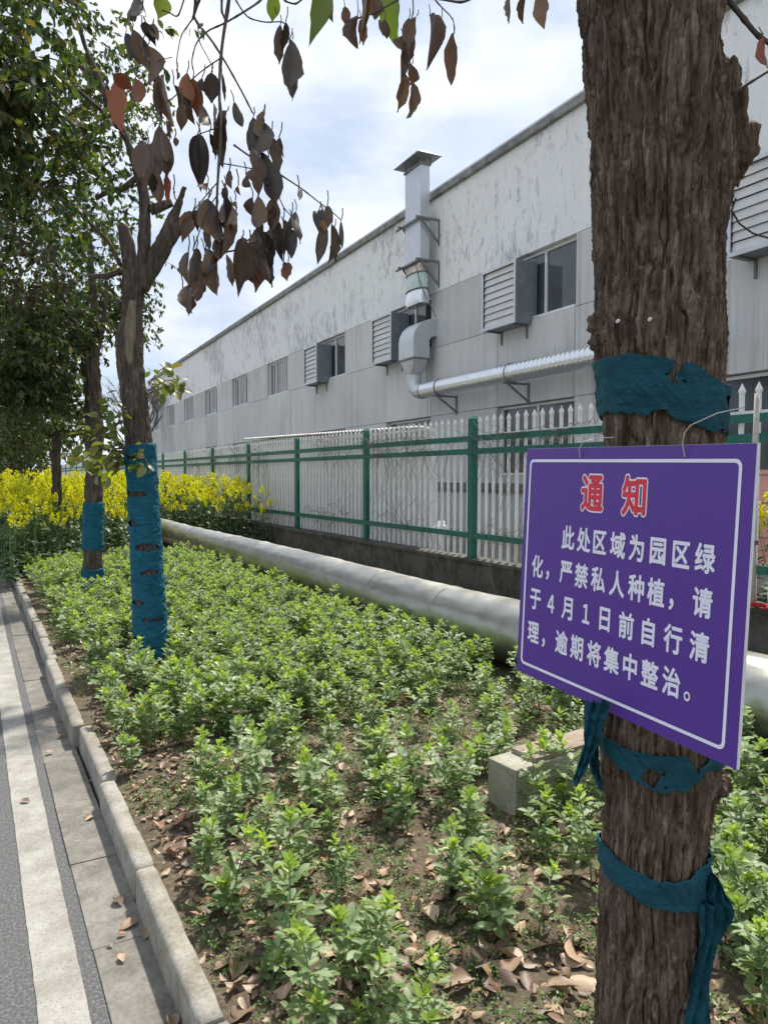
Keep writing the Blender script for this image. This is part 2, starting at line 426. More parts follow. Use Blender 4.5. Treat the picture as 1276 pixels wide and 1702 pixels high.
M['wrap_blue'] = _wrap('blue_netting', (0.004, 0.07, 0.115), (0.014, 0.16, 0.235))
M['sign_face'] = mat_noise('purple_print', [(0.3, (0.088, 0.028, 0.275)), (0.7, (0.100, 0.032, 0.30))], 2, 0.42)
M['sign_core'] = mat_noise('white_foam_board', [(0.3, (0.7, 0.7, 0.72)), (0.7, (0.8, 0.8, 0.82))], 30, 0.7)
M['print_white'] = mat_noise('white_print', [(0.3, (0.84, 0.83, 0.93)), (0.7, (0.88, 0.87, 0.96))], 4, 0.45)
M['print_red'] = mat_noise('red_print', [(0.3, (0.70, 0.022, 0.05)), (0.7, (0.74, 0.03, 0.06))], 4, 0.45)
M['tan_mortar'] = mat_noise('tan_mortar', [(0.3, (0.24, 0.185, 0.145)), (0.7, (0.36, 0.29, 0.23))], 12, 0.9, bmp=.3)
M['wire'] = mat_noise('tie_wire', [(0.3, (0.45, 0.42, 0.38)), (0.7, (0.6, 0.58, 0.54))], 30, 0.45, 0.4)
M['bean_leaf'] = mat_leaf('bean_leaf', [(0.0, (0.145, 0.235, 0.09)), (0.5, (0.225, 0.33, 0.14)), (1.0, (0.40, 0.47, 0.29))], 0.48, 0.38, (1.2, 1.15, 0.45), 0.4)
M['bean_young'] = mat_leaf('young_bean_leaf', [(0.0, (0.28, 0.43, 0.08)), (1.0, (0.42, 0.55, 0.15))], 0.42, 0.45, (1.2, 1.15, 0.4))
M['bean_stem'] = mat_noise('bean_stem', [(0.3, (0.12, 0.2, 0.07)), (0.7, (0.2, 0.27, 0.12))], 30, 0.6)
M['petal'] = mat_noise('white_petal', [(0.3, (0.7, 0.68, 0.7)), (0.7, (0.8, 0.78, 0.8))], 30, 0.7)
M['petal_dark'] = mat_noise('black_petal_spot', [(0.3, (0.012, 0.008, 0.02)), (0.7, (0.03, 0.015, 0.04))], 30, 0.6)
M['weed'] = mat_leaf('weed_leaf', [(0.0, (0.07, 0.15, 0.035)), (0.7, (0.15, 0.26, 0.06)), (1.0, (0.24, 0.32, 0.1))], 0.5, 0.3)
M['dry_leaf'] = mat_leaf('dry_leaf', [(0.0, (0.10, 0.06, 0.042)), (0.3, (0.22, 0.135, 0.085)), (0.6, (0.35, 0.24, 0.15)), (0.9, (0.50, 0.38, 0.25)), (1.0, (0.38, 0.16, 0.10))], 0.5, 0.12, (1, 0.8, 0.6))
M['dry_leaf_one'] = mat_leaf('fallen_leaf', [(0.0, (0.10, 0.06, 0.042)), (0.3, (0.22, 0.135, 0.085)), (0.6, (0.35, 0.24, 0.15)), (0.9, (0.50, 0.38, 0.25)), (1.0, (0.38, 0.16, 0.10))], 0.5, 0.12, (1, 0.8, 0.6), island=False)
M['hang_grey'] = mat_leaf('withered_grey_leaf', [(0.0, (0.036, 0.028, 0.022)), (0.5, (0.07, 0.055, 0.043)), (1.0, (0.125, 0.10, 0.075))], 0.5, 0.14, (1.2, 0.9, 0.75), island=False)
M['hang_brown'] = mat_leaf('withered_brown_leaf', [(0.0, (0.07, 0.038, 0.024)), (0.5, (0.13, 0.08, 0.048)), (1.0, (0.21, 0.145, 0.085))], 0.5, 0.2, (1.2, 0.8, 0.6), island=False)
M['hang_orange'] = mat_leaf('withered_orange_leaf', [(0.0, (0.20, 0.07, 0.035)), (1.0, (0.30, 0.13, 0.06))], 0.5, 0.25, (1.3, 0.8, 0.5), island=False)
M['hang_green'] = mat_leaf('hanging_green_leaf', [(0.0, (0.10, 0.16, 0.045)), (1.0, (0.2, 0.26, 0.06))], 0.4, 0.4, (1.2, 1.2, 0.4), island=False)
M['camphor'] = mat_leaf('camphor_leaf', [(0.0, (0.034, 0.062, 0.024)), (0.45, (0.06, 0.10, 0.036)), (0.8, (0.10, 0.14, 0.046)), (0.88, (0.15, 0.16, 0.055)), (1.0, (0.16, 0.10, 0.06))], 0.38, 0.42, (1.3, 1.35, 0.4))
M['camphor_brown'] = mat_leaf('withered_camphor_leaf', [(0.0, (0.06, 0.045, 0.03)), (0.6, (0.12, 0.085, 0.055)), (1.0, (0.08, 0.1, 0.04))], 0.45, 0.2, (1.2, 0.9, 0.6))
M['shoot_leaf'] = mat_leaf('yellow_green_leaf', [(0.0, (0.11, 0.15, 0.035)), (0.7, (0.2, 0.24, 0.06)), (1.0, (0.27, 0.22, 0.07))], 0.4, 0.35, (1.2, 1.2, 0.4))
M['rape_leaf'] = mat_leaf('rape_leaf', [(0.0, (0.045, 0.095, 0.04)), (1.0, (0.10, 0.17, 0.065))], 0.5, 0.25)
M['rape_stem'] = mat_noise('rape_stem', [(0.3, (0.12, 0.2, 0.06)), (0.7, (0.2, 0.28, 0.1))], 20, 0.6)
M['rape_flower'] = mat_leaf('rape_flower', [(0.0, (0.70, 0.66, 0.012)), (0.6, (0.83, 0.81, 0.03)), (1.0, (0.62, 0.72, 0.09))], 0.6, 0.45, (1.1, 1.05, 0.4), 0.2)
M['rope'] = mat_noise('pale_stick', [(0.3, (0.36, 0.34, 0.3)), (0.7, (0.5, 0.48, 0.43))], 20, 0.8)

#@@STRUCTURE
# ------------------------------------------------------------------ ground, road, kerb
mb = MB(); mb.add([(-400, -200, -0.05), (400, -200, -0.05), (400, 700, -0.05), (-400, 700, -0.05)], [(0, 1, 2, 3)])
tag(mb.obj('ground', M['ground']), kind='structure')
road = MB(); road.add([(-8, -6, 0), (0.33, -6, 0), (0.33, 60, 0), (-8, 60, 0)], [(0, 1, 2, 3)])
road = tag(road.obj('road', M['asphalt']), kind='structure')
lm = MB(); ys = np.arange(-6, 60, 0.05)
e0 = 0.133 + 0.0018 * vnoise(np.c_[ys * 14, ys * 0, ys * 0]); e1 = 0.268 + 0.0018 * vnoise(np.c_[ys * 14, ys * 0 + 5, ys * 0])
lm.add([(a, y, 0.004) for a, y in zip(e0, ys)] + [(a, y, 0.004) for a, y in zip(e1, ys)],
       [(i, i + len(ys), i + 1 + len(ys), i + 1) for i in range(len(ys) - 1)])
lm.obj('lane_marking', M['paint'], road)
gut = tag(bpy.data.objects.new('gutter', None), kind='structure'); col.objects.link(gut)
y = -3.0
k = 0
while y < 17:
    g = MB(); dz = random.uniform(-0.004, 0.004)
    g.box(0.316 + random.uniform(-.003, .003), 0.497, y + 0.0012, y + 0.6188, -0.08, 0.006 + dz)
    g.obj('gutter_slab', M['gutter'], gut, bevel=0.003); y += 0.62; k += 1
kerb = tag(bpy.data.objects.new('kerb', None), kind='structure'); col.objects.link(kerb)
prof = [(0.0, -0.08), (0.0, 0.065), (0.003, 0.112), (0.010, 0.124), (0.024, 0.129), (0.070, 0.130), (0.077, 0.124), (0.078, -0.08)]
y = -2.62
while y < 17:
    L = 0.905; n = 19
    vs = []; seed = random.random() * 99
    for i in range(n):
        t = i / (n - 1); yy = y + 0.006 + t * (L - 0.012); e = 0.004 if i in (0, n - 1) else 0
        for j, (px_, pz) in enumerate(prof):
            nz = float(vnoise(np.array([[yy * 11 + seed, j * 1.7, seed]]))[0])
            chip = 0.004 * max(0, nz) if j >= 4 else 0.002 * nz
            if j == 6: chip += 0.014 * max(0, float(vnoise(np.array([[yy * 25, 3.3, seed]]))[0]))
            vs.append((0.5 + px_ + (0.0015 * nz if j < 4 else -chip * (j > 4)) + (e if j < 3 else -e if j > 5 else 0), yy, pz - (chip * 0.3 if pz > 0 else 0) - e))
    q = [(i * 8 + j, i * 8 + j + 1, (i + 1) * 8 + j + 1, (i + 1) * 8 + j) for i in range(n - 1) for j in range(7)]
    caps = [tuple(range(7, -1, -1)), tuple(range((n - 1) * 8, n * 8))]
    me = bpy.data.meshes.new('kerbstone'); me.from_pydata(vs, [], q + caps); me.update()
    for p in me.polygons: p.use_smooth = len(p.vertices) == 4
    o = link('kerbstone', me, M['kerb'], kerb)
    jy = y + L / 2
    off = -0.022 if 4.9 < jy < 6.2 else (0.012 if 4.0 < jy < 4.9 else random.uniform(-.006, .006))
    o.location = (off, 0, random.uniform(-.005, .004)); y += L

# soil bed
xs = np.arange(0.545, 5.56, 0.045); ysl = np.concatenate([np.arange(-1.5, 6, 0.045), np.arange(6, 16, 0.12), np.arange(16, 70, 1.0)])
gx, gy = np.meshgrid(xs, ysl); P = np.c_[gx.ravel(), gy.ravel(), np.zeros(gx.size)]
def soil_z(x, y):
    x = np.asarray(x, float); y = np.asarray(y, float)
    p = np.c_[np.atleast_1d(x), np.atleast_1d(y), np.zeros(np.atleast_1d(x).size)]
    return 0.10 + 0.02 * np.clip((p[:, 0] - 0.6) / 0.8, 0, 1) + 0.022 * fbm(p * 2.3, 3) + 0.018 * fbm(p * 9, 3) + 0.010 * np.clip((p[:, 0] - 1) / 2, 0, 1)
z = soil_z(P[:, 0], P[:, 1]) + 0.008 * fbm(P * 26, 2)
nx, ny = len(xs), len(ysl)
ii = (np.arange(ny - 1)[:, None] * nx + np.arange(nx - 1)[None, :]).ravel()
bed = link('soil_bed', mesh_np('soil_bed', np.c_[P[:, 0], P[:, 1], z], np.c_[ii, ii + 1, ii + nx + 1, ii + nx], True), M['soil'])
tag(bed, kind='structure')
mb = MB(); mb.box(5.8, 30, -8, 75, -0.04, 0.30)
tag(mb.obj('yard', M['yard']), kind='structure')

# ------------------------------------------------------------------ factory building
BA = R(2.1); BD = 9.65                       # rotation and distance of the facade
Fm = Matrix(((math.sin(BA), -math.cos(BA), 0, BD * math.cos(BA)), (math.cos(BA), math.sin(BA), 0, -BD * math.sin(BA)), (0, 0, 1, 0), (0, 0, 0, 1)))
# facade frame: x = along the wall (away), y = out of the wall towards the road, z = up
bld = thing('factory_building', (0, 0, 0), 'long white and grey factory hall with peeling upper wall and flat roof', 'building')
def fbox(x0, x1, y0, y1, z0, z1):
    m = MB(); m.box(x0, x1, y0, y1, z0, z1); return m.xf(Fm)
U0, U1 = -8.0, 57.8
m = MB()
for s in [(U0, U1, -22, -0.30, 0.0, 8.3)]: m.box(*s)
m.xf(Fm).obj('core', M['joint'], bld)
fbox(U0, U1, -0.30, 0.0, 6.16, 8.46).obj('upper_wall', M['white_wall'], bld)
fbox(U0, U1, -22, 0.10, 8.463, 8.62).obj('coping', M['coping'], bld)
m = MB(); m.tube([(U0, 0.02, 8.70), (U1, 0.02, 8.70)], 0.012, 5)
for u in np.arange(U0, U1, 1.5): m.bar((u, 0.02, 8.6), (u, 0.02, 8.70), 0.02)
m.xf(Fm).obj('lightning_rail', M['galv'], bld)
fbox(U0, U1, -0.30, -0.02, 0.0, 1.25).obj('plinth', M['panel'], bld)
fbox(U0, U1, -0.30, 0.06, 1.26, 1.42).obj('ledge', M['coping'], bld)
W0, PER, WW = 10.97, 5.345, 2.50
rows_full = [(3.10, 4.79)]
def panel(u0, u1, z0, z1):
    fbox(u0 + .006, u1 - .006, -0.29, 0.0 + random.uniform(-.003, .003), z0 + .006, z1 - .006).obj('wall_panel', M['panel'], bld)
def window(u, z0, z1, bars, mull, trans=None, grille=0):
    u0, u1 = u, u + WW; t = 0.055; d0, d1 = -0.20, -0.13
    rv = MB()
    rv.box(u0, u1, -0.29, -0.28, z0, z1)
    m = MB()
    m.box(u0, u0 + t, d0, d1, z0, z1); m.box(u1 - t, u1, d0, d1, z0, z1)
    m.box(u0 + t, u1 - t, d0, d1, z1 - t, z1); m.box(u0 + t, u1 - t, d0, d1 + .10, z0, z0 + t)
    w = m.xf(Fm).obj('window', M['frame_white'], bld)
    edges = [u0 + t] + [u0 + WW * q for q in mull] + [u1 - t]
    zs = [z0 + t, z1 - t] if trans is None else [z0 + t, trans, z1 - t]
    for q in mull:
        c = u0 + WW * q; fbox(c - .03, c + .03, d0 + .002, d1 - .004, z0 + t, z1 - t).obj('mullion', M['frame_white'], w)
    if trans: fbox(u0 + t, u1 - t, d0 + .002, d1 + .02, trans - .05, trans + .05).obj('transom', M['frame_white'], w)
    for a, b in zip(edges[:-1], edges[1:]):
        for c, d in zip(zs[:-1], zs[1:]):
            fbox(a, b, -0.176, -0.168, c, d).obj('pane', M['glass'], w)
    if grille:
        for q in range(grille):
            c = u0 + (q + 1) * WW / (grille + 1); fbox(c - .014, c + .014, -0.05, -0.02, z0 + .012, z1 - .012).obj('grille_bar', M['frame_white'], w)
    return w
for k in range(-3, 9):
    u = W0 + PER * k
    if u + WW > U1 + 0.2: continue
    # upper row, with the pier beside it
    window(u, 4.80, 6.15, 0, [0.42] if k < 3 else [0.33, 0.67], None, 0 if k < 3 else 6)
    panel(u + WW, min(u + PER, U1), 4.79, 6.155)
    panel(u, u + WW, 3.10, 4.79)
    panel(u + WW, min(u + PER, U1), 3.10, 4.79)
    window(u, 1.60, 3.09, 0, [0.5], 2.50)
    panel(u + WW, min(u + PER, U1), 1.42, 3.10)
    panel(u, u + WW, 1.42, 1.60)
panel(53.7 + 2.6, U1, 1.42, 3.10) if False else None

# louvred hoods standing out of the upper windows
def louvre(u0, label):
    t = thing('louvred_hood', Fm @ Vector((u0 + .6, 0.2, 4.72)), label, 'vent hood', 'louvred hoods along the upper windows')
    inv = Matrix.Translation(-t.location)
    def fb(*a):
        m = MB(); m.box(*a); return m.xf(inv @ Fm)
    u1, z0, z1, d = u0 + 1.18, 4.70, 5.95, 0.42
    m = MB()
    m.box(u0, u0 + .02, -0.12, d, z0, z1); m.box(u1 - .02, u1, -0.12, d, z0, z1)
    m.box(u0 + .02, u1 - .02, -0.12, d, z1 - .02, z1); m.box(u0 + .02, u1 - .02, -0.12, d, z0, z0 + .02)
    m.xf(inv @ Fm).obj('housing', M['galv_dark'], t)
    m = MB(); w = .05
    for a in [(u0 - .008, u0 + w, d, d + .02, z0 - .008, z1 + .008), (u1 - w, u1 + .008, d, d + .02, z0 - .008, z1 + .008), (u0 + w, u1 - w, d, d + .02, z1 - w, z1 + .008), (u0 + w, u1 - w, d, d + .02, z0 - .008, z0 + w)]: m.box(*a)
    m.xf(inv @ Fm).obj('front_frame', M['galv'], t)
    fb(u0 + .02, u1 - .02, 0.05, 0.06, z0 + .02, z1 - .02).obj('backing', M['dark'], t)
    n = 8; h = (z1 - z0 - 2 * w) / n
    for i in range(n):
        zb = z0 + w + i * h; m = MB()
        a = random.uniform(-.01, .012)
        m.hexa([(u0 + w + .002, d - .015, zb + .008), (u1 - w - .002, d - .015, zb + .008 + a * .6), (u1 - w - .002, d - .022, zb + .008 + a * .6), (u0 + w + .002, d - .022, zb + .008),
                (u0 + w + .002, d - .045, zb + h * 1.02), (u1 - w - .002, d - .045, zb + h * 1.02), (u1 - w - .002, d - .052, zb + h * 1.02), (u0 + w + .002, d - .052, zb + h * 1.02)])
        m.xf(inv @ Fm).obj('slat', M['slat_grey'], t)
    for uu in (u0 + .15, u1 - .15):
        m = MB()
        m.bar((uu, 0.01, z0 - .28), (uu, 0.01, z0 - .005), .04); m.bar((uu, 0.0, z0 - .02), (uu, d - .05, z0 - .02), .035)
        m.xf(inv @ Fm).obj('support', M['bracket'], t)
    m = MB(); m.hexa([(u0 - .05, 0.02, z1 + .01), (u1 + .05, 0.02, z1 + .01), (u1 + .05, 0.03, z1 + .012), (u0 - .05, 0.03, z1 + .012), (u0 - .05, .0, z1 + .05), (u1 + .05, .0, z1 + .05), (u1 + .05, .012, z1 + .05), (u0 - .05, .012, z1 + .05)])
    m.xf(inv @ Fm).obj('flashing', M['bracket'], t)
    return t
louvre(12.27, 'grey louvred hood beside the two-pane window, just left of the near tree trunk')
louvre(17.68, 'grey louvred hood directly beside the exhaust stack and its elbow')
louvre(23.0, 'smallest looking grey louvred hood, the one farthest along the wall')
louvre(6.15, 'grey louvred hood partly hidden at the right side of the near tree trunk')

# exhaust stack, elbow and horizontal duct
def fthing(name, u, d, z, label, cat):
    t = thing(name, Fm @ Vector((u, d, z)), label, cat); return t, Matrix.Translation(-t.location) @ Fm
st, X = fthing('exhaust_stack', 16.45, 0.4, 6.1, 'tall square galvanised exhaust stack with pyramid cap rising past the roof edge', 'exhaust stack')
m = MB(); m.box(16.0, 16.78, 0.24, 0.50, 7.86, 9.18); m.xf(X).obj('upper_shaft', M['galv'], st)
m = MB(); m.box(16.003, 16.777, 0.243, 0.497, 6.90, 7.857); m.xf(X).obj('lower_shaft', M['galv'], st)
m = MB(); m.box(15.97, 16.81, 0.21, 0.53, 9.181, 9.23); m.box(15.98, 16.80, 0.22, 0.52, 6.86, 6.899); m.xf(X).obj('flange', M['bracket'], st)
m = MB()
for a in [(15.99, .23), (16.77, .23), (15.99, .49), (16.77, .49)]: m.bar((*a, 9.23), (*a, 9.36), .03)
m.xf(X).obj('cap_leg', M['bracket'], st)
m = MB(); c = (16.39, .37, 9.66)
b = [(15.75, .03, 9.36), (17.03, .03, 9.36), (17.03, .71, 9.36), (15.75, .71, 9.36)]
tt = [(16.2, .30, 9.62), (16.58, .30, 9.62), (16.58, .44, 9.62), (16.2, .44, 9.62)]
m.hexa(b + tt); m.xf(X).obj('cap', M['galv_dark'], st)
def loft(rings, cap=True):
    m = MB(); n = len(rings[0]); v = [p for r in rings for p in r]
    f = [(i * n + k, i * n + (k + 1) % n, (i + 1) * n + (k + 1) % n, (i + 1) * n + k) for i in range(len(rings) - 1) for k in range(n)]
    m.add(v, f); return m
def rr(cx, cy, hx, hy, z, e, n=24):
    out = []
    for k in range(n):
        a = 2 * math.pi * (k + .5) / n; c_, s_ = math.cos(a), math.sin(a)
        out.append((cx + hx * math.copysign(abs(c_) ** e, c_), cy + hy * math.copysign(abs(s_) ** e, s_), z))
    return out
m = loft([rr(16.39, .37, .39, .135, 6.855, .25), rr(16.39, .37, .40, .17, 6.62, .8)]); m.xf(X).obj('collar', M['foil_old'], st, True)
m = loft([rr(16.39, .37, .41, .18, 6.61, .9), rr(16.39, .37, .43, .2, 6.45, .95), rr(16.39, .37, .41, .18, 6.22, .9)]); m.xf(X).obj('flexible_sleeve', M['plastic_green'], st, True)
m = MB()
for zz in (6.615, 6.215): m.tube([(*p[:2], zz) for p in rr(16.39, .37, .425, .195, zz, .9)] + [(*rr(16.39, .37, .425, .195, zz, .9)[0][:2], zz)], .016, 5)
m.xf(X).obj('clamp_band', M['bracket'], st)
m = loft([rr(16.39, .37, .40, .17, 6.20, .85), rr(16.39, .36, .38, .16, 5.99, .25), rr(16.39, .34, .38, .15, 5.86, .2)]); m.xf(X).obj('intake', M['spiral'], st, True)
def stack_bracket(z):
    m = MB()
    for uu in (15.93, 16.85):
        m.bar((uu, -.005, z - .62), (uu, -.005, z), .05); m.bar((uu, 0, z), (uu, .66, z), .05); m.bar((uu, .02, z - .55), (uu, .52, z - .03), .04)
    m.bar((15.90, .555, z), (17.15, .555, z), .045)
    m.xf(X).obj('wall_bracket', M['bracket'], st)
stack_bracket(7.88); stack_bracket(6.87)
m = MB(); m.tube([(16.2, .52, 6.85), (16.0, .5, 6.3), (15.9, .1, 5.5)], .012, 5); m.xf(X).obj('guy_wire', M['bracket'], st)

el, X = fthing('duct_elbow', 16.4, 0.4, 4.4, 'boxy metal elbow coming out of the open window and turning down into a funnel', 'duct elbow')
# rectangular elbow: curls from the wall outwards and down
cx, cz = 0.06, 4.92; rings = []; hw = .38
for k in range(11):
    a = R(90) - R(90) * k / 10
    ro, ri = 0.62, 0.16
    po = (cx + ro * math.cos(a), cz + ro * math.sin(a) * .92); pi = (cx + ri * math.cos(a), cz + ri * math.sin(a) * .92)
    rings.append([(16.4 - hw, pi[0], pi[1]), (16.4 + hw, pi[0], pi[1]), (16.4 + hw, po[0], po[1]), (16.4 - hw, po[0], po[1])])
rings.insert(0, [(p[0], -0.2, p[2]) for p in rings[0]])
rings.append([(p[0], p[1], 4.52) for p in rings[-1]])
m = loft(rings); m.xf(X).obj('elbow', M['galv'], el)
m = MB(); m.box(16.4 - hw - .03, 16.4 + hw + .03, .19, .71, 4.47, 4.515); m.xf(X).obj('flange', M['bracket'], el)
m = loft([rr(16.4, .45, .37, .22, 4.468, .2), rr(16.4, .45, .25, .2, 4.18, .7), rr(16.4, .45, .20, .18, 4.12, 1.0)]); m.xf(X).obj('funnel', M['galv'], el, True)
m = MB(); m.box(16.0, 16.80, -0.16, -0.125, 4.86, 6.08); m.xf(X).obj('dark_opening_panel', M['dark'], el)  # near-black panel over the panes, standing in for shade inside the open window

du, X = fthing('spiral_duct', 13, 0.45, 3.68, 'shiny round spiral duct running level along the wall on brackets', 'duct')
pts = [(16.4, .45, 4.13), (16.4, .45, 4.0), (16.38, .45, 3.9), (16.3, .45, 3.79), (16.18, .45, 3.71), (16.05, .45, 3.68), (15.9, .45, 3.68)]
m = MB(); m.tube(pts, [.19] * 7, 20, False); m.xf(X).obj('round_elbow', M['galv'], du, True)
n, segs = 24, 420; v = []
Lu = np.linspace(15.95, 8.2, segs); m = MB()
for i, u in enumerate(Lu):
    rad = .182 + (0.011 if i % 7 < 2 else 0)
    for k in range(n):
        a = 2 * math.pi * k / n; v.append((u + 0.03 * math.cos(a), .45 + rad * math.cos(a), 3.68 + rad * math.sin(a)))
m.add(v, [(i * n + k, i * n + (k + 1) % n, (i + 1) * n + (k + 1) % n, (i + 1) * n + k) for i in range(segs - 1) for k in range(n)])
m.xf(X).obj('spiral_tube', M['spiral'], du, True)
m = MB(); m.tube([(8.25, .45, 3.68), (8.05, .43, 3.68), (7.93, .36, 3.68), (7.9, .2, 3.68), (7.9, -.02, 3.68)], .187, 20, False); m.xf(X).obj('wall_elbow', M['galv'], du, True)
for u in (15.1, 12.35, 9.6):
    m = MB(); m.bar((u, .0, 3.05), (u, .0, 3.5), .05); m.bar((u, 0, 3.475), (u, .66, 3.475), .045); m.bar((u, .02, 3.12), (u, .52, 3.45), .035)
    m.xf(X).obj('wall_bracket', M['bracket'], du)
    m = MB(); ring = [(u, .45 + .197 * math.cos(a), 3.68 + .197 * math.sin(a)) for a in np.linspace(0, 2 * math.pi, 25)]
    m.tube(ring, .014, 6, False); m.xf(X).obj('clamp', M['bracket'], du)

# ------------------------------------------------------------------ shed behind the fence
sh = thing('shed', (6.9, 14, 0.3), 'low white corrugated sheet shed standing right behind the fence', 'shed')
iv = Matrix.Translation(-sh.location)
def corr(p0, p1, z0, z1f, n, amp, out):
    """trapezoid sheet between p0 and p1 (xy)"""
    d = Vector((p1[0] - p0[0], p1[1] - p0[1], 0)); L = d.length; d.normalize(); nn = Vector((d.y, -d.x, 0)) * out
    pr = [0, .3, .4, .7, .8]; hh = [0, 0, 1, 1, 0]; v = []
    for i in range(n):
        for a, h in zip(pr, hh):
            p = Vector((p0[0], p0[1], 0)) + d * (L * (i + a) / n) + nn * (amp * h)
            v.append((p.x, p.y, z0)); v.append((p.x, p.y, z1f((i + a) / n)))
    m = MB(); m.add(v, [(2 * k, 2 * k + 2, 2 * k + 3, 2 * k + 1) for k in range(len(v) // 2 - 1)]); return m
ys_ = np.linspace(9.75, 18.3, 10)
for a, b in zip(ys_[:-1], ys_[1:]):
    zf = lambda t, a=a, b=b: 2.32 + (a + (b - a) * t - 9.75) * 0.02
    corr((6.3, a + .004), (6.3, b + .02), 0.42, zf, 6, .022, -1).xf(iv).obj('wall_sheet', M['shed'], sh)
corr((6.3, 9.75), (7.3, 11.3), 0.42, lambda t: 2.32 + .06 * t, 9, .022, 1).xf(iv).obj('end_sheet', M['shed'], sh)
m = MB(); m.box(6.26, 6.30, 9.70, 9.748, .3, 2.33); m.xf(iv).obj('corner_post', M['frame_white'], sh)
m = MB(); m.box(6.22, 7.2, 11.3, 18.25, .3, .41); m.hexa([(6.22, 9.7, .3), (6.3, 9.7, .3), (7.2, 11.298, .3), (6.22, 11.298, .3), (6.22, 9.7, .41), (6.3, 9.7, .41), (7.2, 11.298, .41), (6.22, 11.298, .41)]); m.xf(iv).obj('base', M['yard'], sh)
for a, b in zip(ys_[:-1], ys_[1:]):
    m = MB(); nn = 7; v = []
    for i in range(nn * 2 + 1):
        yy = a + (b - a) * i / (nn * 2); zz = 2.335 + (yy - 9.75) * .02 + (.03 if i % 2 else 0)
        yb = yy + 1.6 * (18.3 - yy) / 8.55; v += [(6.08, yy, zz), (7.35, yb, zz + .09), (6.08, yy, zz + .012), (7.35, yb, zz + .102)]
    f = []
    for i in range(nn * 2):
        k = i * 4; f += [(k, k + 1, k + 5, k + 4), (k + 2, k + 6, k + 7, k + 3), (k, k + 4, k + 6, k + 2)]
    m.add(v, f); m.xf(iv).obj('roof_sheet', M['shed_roof'], sh)
m = MB(); m.box(6.085, 6.12, 9.6, 14.4, 2.285, 2.33); m.xf(iv).obj('eave_strip', M['shed_roof'], sh)

pk = thing('pink_board', (7.5, 4.95, .3), 'pale pink board leaning behind the green fence at the right edge', 'board')
m = MB(); m.box(-.02, .02, -.9, .17, 0.3, 1.36); m.obj('board', M['pink'], pk)
m = MB()
for zz in (.62, 1.0, 1.3): m.box(-.026, -.021, -.9, .17, zz, zz + .012)
m.obj('seam', M['joint'], pk)

# ------------------------------------------------------------------ fence on its low wall
lw = thing('low_wall', (5.66, 20, 0), 'dark mossy low concrete wall carrying the green and white fence', 'wall')
P_ = []
for k, (y0, y1) in enumerate(zip(np.arange(-4, 60, 4.0), np.arange(0, 64, 4.0))):
    m = MB(); m.box(5.54 - 5.66, 5.78 - 5.66, y0 - 20 + .004, y1 - 20 - .004, -.05, .485); m.obj('wall_section', M['wall_conc'], lw, bevel=.008)
    m = MB(); m.box(5.515 - 5.66, 5.80 - 5.66, y0 - 20 + .002, y1 - 20 - .002, .487, .535); m.obj('coping', M['coping'] if False else M['wall_conc'], lw, bevel=.01)
fe = thing('picket_fence', (5.62, 7.8, .535), 'green steel fence with white pointed pickets standing on the low wall', 'fence')
pm = MB(); pm.box(-.05, .05, -.05, .05, 0, 1.79); post_me = pm.mesh('post', bevel=.006); post_me.materials.append(M['green_steel'])
pm = MB(); pm.hexa([(-.058, -.058, 1.785), (.058, -.058, 1.785), (.058, .058, 1.785), (-.058, .058, 1.785), (-.03, -.03, 1.822), (.03, -.03, 1.822), (.03, .03, 1.822), (-.03, .03, 1.822)])
cap_me = pm.mesh('post_cap'); cap_me.materials.append(M['green_steel'])
w, t_ = .019, .012
pm = MB(); pm.box(-t_, t_, -w, w, 0.03, 1.74)
pm.add([(-t_, -w - .004, 1.741), (t_, -w - .004, 1.741), (t_, w + .004, 1.741), (-t_, w + .004, 1.741), (0, 0, 1.83), (-t_ - .004, -w - .006, 1.765), (t_ + .004, -w - .006, 1.765), (t_ + .004, w + .006, 1.765), (-t_ - .004, w + .006, 1.765)],
       [(0, 1, 6, 5), (1, 2, 7, 6), (2, 3, 8, 7), (3, 0, 5, 8)], [(5, 6, 4), (6, 7, 4), (7, 8, 4), (8, 5, 4)])
pick_me = pm.mesh('picket'); pick_me.materials.append(M['picket'])
PY = [7.795 + 2.93 * k for k in range(-3, 18)]
cnt = 0; far = []
posts = []
for k, yy in enumerate(PY):
    o = link('post', post_me, None, fe); o.location = (0.03, yy - 7.8, 0)
    c_ = link('post_cap', cap_me, None, o)
    if k + 1 < len(PY):
        for zz in (1.335, 1.50, .255):
            m = MB(); m.box(-.012, .018, -1.41, 1.41, zz, zz + .072)
            r_ = m.obj('rail', M['green_steel'], fe); r_.location = (-.004, yy + 1.465 - 7.8, 0)
        for j in range(19):
            py = yy + .05 + 2.83 * (j + .5) / 19
            if 3.4 < py < 46 and cnt < 298:
                o = link('picket', pick_me, None, fe); o.location = (.038 + random.uniform(-.002, .002), py - 7.8, random.uniform(-.008, .008)); o.rotation_euler.x = random.uniform(-.006, .006); cnt += 1
            else: far.append((.038, py - 7.8, 0))
bv = np.array(pick_me.vertices and [v.co[:] for v in pick_me.vertices])
Mt = np.tile(np.eye(4), (len(far), 1, 1)); Mt[:, :3, 3] = np.array(far)
q4 = np.array([list(p.vertices) for p in pick_me.polygons if len(p.vertices) == 4]); q3 = np.array([list(p.vertices) for p in pick_me.polygons if len(p.vertices) == 3])
v1, f4 = stamp(bv, q4, Mt); _, f3 = stamp(bv, q3, Mt)
tag(link('far_pickets', mesh_np('far_pickets', v1, [f4, f3]), M['picket'], fe), kind='stuff')

